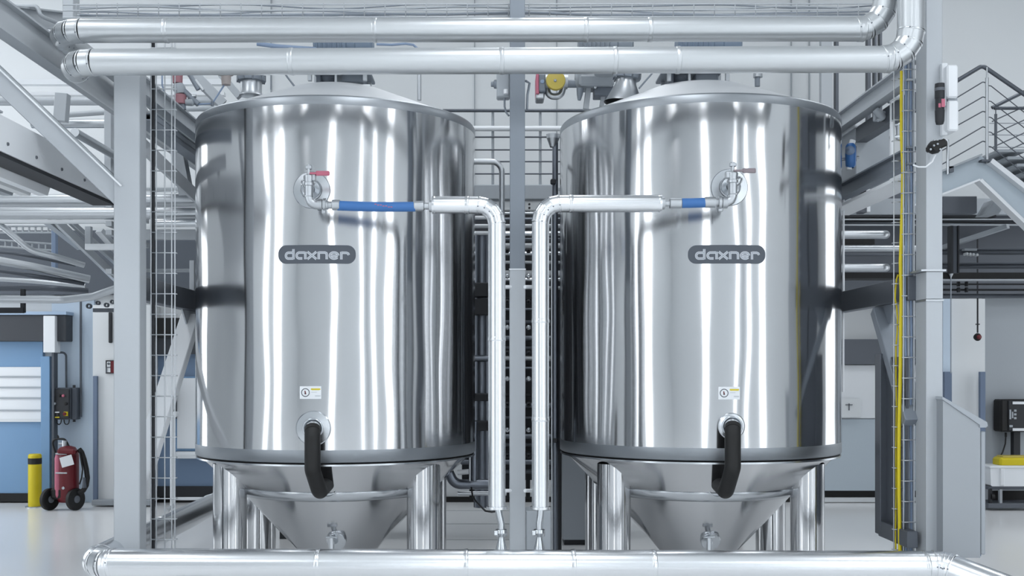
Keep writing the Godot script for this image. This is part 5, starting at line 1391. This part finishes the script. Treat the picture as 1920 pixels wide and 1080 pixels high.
	put("black_knob", sh().lathe(P(931, 158, 8.75), [Vector2(0.0, 0.0), Vector2(0.036, 0.0), Vector2(0.034, 0.02), Vector2(0.022, 0.024), Vector2(0.02, 0.045), Vector2(0, 0.046)], 16, Vector3.LEFT), M.post_grey, t)
	put("gland", sh().cyl(P(949, 168, 8.66), P(949, 176, 8.66), 0.02, 12), M.panel_white, t)
	put("lead", sh().tube([P(946, 182, 8.7), P(946, 200, 8.7), P(949, 211, 8.68), P(954, 217, 8.66)], 0.008, 8), M.post_grey, t)
	rod("thin_cable", "grey cable hanging right behind the centre post near the valve", "cable", [[986, 152, 8.7], [993, 156, 8.75], [989, 178, 8.75], [988, 205, 8.72]], 2.4, M.post_grey)
	# valve group left of the right tank: yellow gauge, red strip, pump
	z = 10.3
	u = z / F
	t = thing("dosing_valve", "valve with a round yellow face and red strip, left of right tank's lid", "valve", P(1040, 185, z))
	put("yellow_face", sh().lathe(P(1042, 151, z - 0.12), [Vector2(0, -0.02), Vector2(18 * u, -0.02), Vector2(18.2 * u, 0.0), Vector2(17 * u, 0.02), Vector2(3 * u, 0.03), Vector2(0, 0.03)], 30, Vector3.BACK), M.pale_yellow, t)
	put("yellow_hub", sh().lathe(P(1041, 151, z - 0.15), [Vector2(3 * u, 0), Vector2(2 * u, 0.015), Vector2(0, 0.016)], 8, Vector3.BACK), M.light_grey, t)
	put("valve_body", sh().cyl(P(1020, 150, z), P(1064, 150, z), 17 * u, 24), M.satin_steel, t)
	put("lower_ring", sh().tube(path([P(1025, 160, z), P(1028, 181, z), P(1052, 181, z), P(1057, 160, z)], 0.06, 6), 6 * u, 14), M.satin_steel, t)
	put("dark_flange", pbox(sh(), 1011, 138, 1023, 172, z - 0.1, 0.3, 0.01), M.gear_grey, t)
	put("red_strip", pbox(sh(), 1005, 138, 1011, 176, z - 0.08, 0.26, 0.006), M.pale_red, t)
	put("flange_foot", pbox(sh(), 1005, 173, 1021, 185, z - 0.06, 0.2, 0.01), M.satin_steel, t)
	put("blue_dot", sh().lathe(P(1017, 153, z - 0.1), [Vector2(4 * u, 0), Vector2(3.4 * u, 0.01), Vector2(0, 0.012)], 14, Vector3.BACK), M.cable_blue, t)
	put("link_pipe", sh().cyl(P(1060, 157, z), P(1084, 157, z), 7.5 * u, 18), M.post_grey, t)
	t = thing("transfer_pump", "broad grey pump casing joined to the yellow faced valve", "pump", P(1110, 190, z))
	put("casing", sh().lathe(P(1078, 150, z), [Vector2(0, 0), Vector2(12 * u, 0), Vector2(15 * u, 4 * u), Vector2(15.5 * u, 20 * u), Vector2(13 * u, 24 * u), Vector2(12 * u, 68 * u), Vector2(0, 68 * u)], 26, Vector3.RIGHT), M.light_grey, t)
	put("casing_cover", pbox(sh(), 1086, 139, 1152, 160, z - 0.14, 0.28, 0.02), M.light_grey, t)
	put("underside", pbox(sh(), 1115, 160, 1150, 178, z - 0.08, 0.2, 0.006), M.gear_grey, t)
	put("leg", sh().bar(P(1104, 160, z), P(1098, 206, z), 0.08, 0.05, Vector3.RIGHT, 0.004), M.galvanised, t)
	put("leg", sh().bar(P(1131, 176, z), P(1128, 200, z), 0.05, 0.04, Vector3.RIGHT, 0.004), M.galvanised, t)
	put("drain_cock", sh().tube([P(1088, 166, z - 0.1), P(1087, 178, z - 0.1), P(1086, 188, z - 0.1)], [7 * u, 5.5 * u, 3 * u], 14), M.post_grey, t)
	put("bolt_head", sh().lathe(P(1116, 164, z - 0.1), [Vector2(3.6 * u, 0), Vector2(3 * u, 0.02), Vector2(0, 0.022)], 12, Vector3.BACK), M.satin_steel, t)
	# red capped valves above the left wire ladder
	z = 9.9
	u = z / F
	t = thing("red_valves", "two pale red capped valves above the left tank's left shoulder", "valve", P(340, 205, z))
	for q in [[333, 147, 9.0], [338, 186, 11.0]]:
		put("red_cap", sh().lathe(P(q[0], q[1], z), [Vector2(0, -10 * u), Vector2(q[2] * u, -9 * u), Vector2(q[2] * u * 1.05, 7 * u), Vector2(q[2] * u * 0.8, 9 * u), Vector2(0, 9 * u)], 20), M.hazed_red, t)
	put("black_plug", sh().cyl(P(342, 196, z), P(343, 206, z), 6.0 * u, 14), M.gear_grey, t)
	put("valve_body", sh().tube([P(334, 158, z), P(336, 166, z), P(338, 176, z)], [9 * u, 12 * u, 9 * u], 16), M.light_grey, t)
	for q in [[345, 170, 372, 196, 5.0], [352, 182, 368, 180, 3.5], [356, 140, 372, 168, 4.5], [366, 150, 381, 170, 3.0]]:
		put("branch", sh().cyl(P(q[0], q[1], z), P(q[2], q[3], z), q[4] * u, 12), M.post_grey if q[4] > 4 else M.satin_steel, t)
	put("side_body", sh().lathe(P(357, 192, z), [Vector2(0, -0.05), Vector2(0.03, -0.04), Vector2(0.034, 0.02), Vector2(0, 0.05)], 14, Vector3.RIGHT), M.light_grey, t)
	rod("air_line", "thin pale blue air line with a kink on the left tank's shoulder", "air line", [[420, 160, 9.9], [398, 194, 9.9], [366, 196, 9.9]], 1.7, M.cable_blue)
	solo("line_coupler", sh().cyl(P(398, 190, 9.88), P(398, 199, 9.88), 0.013, 10), M.gear_grey, "small dark coupler at the kink of the blue air line", "coupler")
	rod("air_line", "thin pale blue line bowing beside the red capped valves", "air line", [[304, 140, 9.9], [304, 160, 9.9], [309, 174, 9.9], [319, 185, 9.9]], 1.6, M.cable_blue)
	t = thing("lid_sensor", "small beige sensor head hanging over the left tank's lid", "sensor", P(423, 160, 9.9))
	put("head_block", sh().lathe(P(422, 141, z), [Vector2(0.04, -0.0), Vector2(0.075, 0.005), Vector2(0.075, 0.03), Vector2(0, 0.03)], 18), M.beige, t)
	put("neck", sh().lathe(P(424, 152, z), [Vector2(0, -0.035), Vector2(0.04, -0.035), Vector2(0.045, 0.02), Vector2(0.045, 0.05), Vector2(0, 0.05)], 14), M.beige, t)
	solo("slanted_strut", sh().bar(P(356, 132, 10.8), P(418, 196, 10.9), 0.08, 0.1, Vector3.UP, 0.003), M.galvanised, "slanted flat strut behind the red capped valves", "strut")
	solo("slanted_strut", sh().bar(P(415, 140, 11.2), P(450, 182, 11.2), 0.08, 0.07, Vector3.UP, 0.003), M.galvanised, "short slanted strut beneath the beige sensor head", "strut")

func manway(lab: String, x0: float, x1: float, y0: float, y1: float, z: float, _s: String) -> void:
	var t := thing("agitator_mount", lab, "mount", P((x0 + x1) / 2, y1, z))
	var w := x1 - x0
	for dz in [-0.18, 0.18]:
		for f in [0.03, 0.97]:
			put("mount_post", sh().box(P(x0 + w * f, (y0 - 8 + y1) / 2, z) - Vector3(0, 0.01, dz), Vector3(0.035, (y1 - y0 + 10) * z / F, 0.035), Basis.IDENTITY, 0.004), M.galvanised, t)
	put("mount_post", pbox(sh(), x0 + w * 0.4, y0 - 8, x0 + w * 0.44, y1, z - 0.2, 0.03, 0.003), M.galvanised, t)
	put("mount_plate", pbox(sh(), x0, y0 - 12, x1, y0 - 6, z - 0.25, 0.5, 0.006), M.post_grey, t)
	put("base_plate", pbox(sh(), x0 - 2, y1 - 1, x1 + 2, y1 + 2, z - 0.24, 0.48, 0.004), M.panel_white, t)
	put("shaft_seal", sh().lathe(P(x0 + w * 0.26, y1 - 2, z), [Vector2(0, 0), Vector2(0.05, 0), Vector2(0.085, 0.04), Vector2(0.085, 0.11), Vector2(0, 0.12)], 20), M.gear_grey, t)
	put("gear_box", pbox(sh(), x0 + w * 0.52, y0 - 4, x0 + w * 0.9, y1 - 5, z - 0.1, 0.2, 0.01), M.post_grey, t)
	put("side_block", pbox(sh(), x0 + w * 0.08, y0, x0 + w * 0.16, y1 - 4, z - 0.12, 0.1, 0.006), M.gear_grey, t)

func nozzle(lab: String, x: float, yb: float, yt: float, rt: float, rbx: float, z: float, lean: float) -> void:
	var u := z / F
	var b := P(x, yb + 6, z)
	var ax := Vector3(0.0 if lean == 0.0 else 0.12, 1, 0).normalized()
	var t := thing("lid_nozzle", lab, "nozzle", b)
	var h := (yb + 6 - yt) * u
	put("neck", sh().lathe(b, [Vector2(rbx * 1.25 * u, -0.03), Vector2(rbx * u * 1.1, 0.0), Vector2(rt * 0.74 * u, h * 0.72), Vector2(rt * 0.72 * u, h)], 36, ax, true), M.satin_steel, t)
	put("clamp_ring", sh().lathe(b + ax * h, [Vector2(rt * 0.7 * u, -0.02), Vector2(rt * 0.98 * u, -0.015), Vector2(rt * u, 0.01), Vector2(rt * 0.98 * u, 0.03), Vector2(rt * 0.9 * u, 0.035)], 36, ax), M.post_grey, t)
	put("flange", sh().lathe(b + ax * (h + 0.035), [Vector2(rt * 0.9 * u, 0.0), Vector2(rt * 0.92 * u, 0.06), Vector2(0, 0.065)], 36, ax), M.satin_steel, t)
	for k in 10:
		var a := TAU * k / 10
		put("clamp_bolt", sh().cyl(b + ax * (h - 0.02) + Vector3(cos(a), 0, sin(a)) * rt * 0.97 * u, b + ax * (h + 0.04) + Vector3(cos(a), 0, sin(a)) * rt * 0.97 * u, 0.008, 6), M.dark_steel, t)
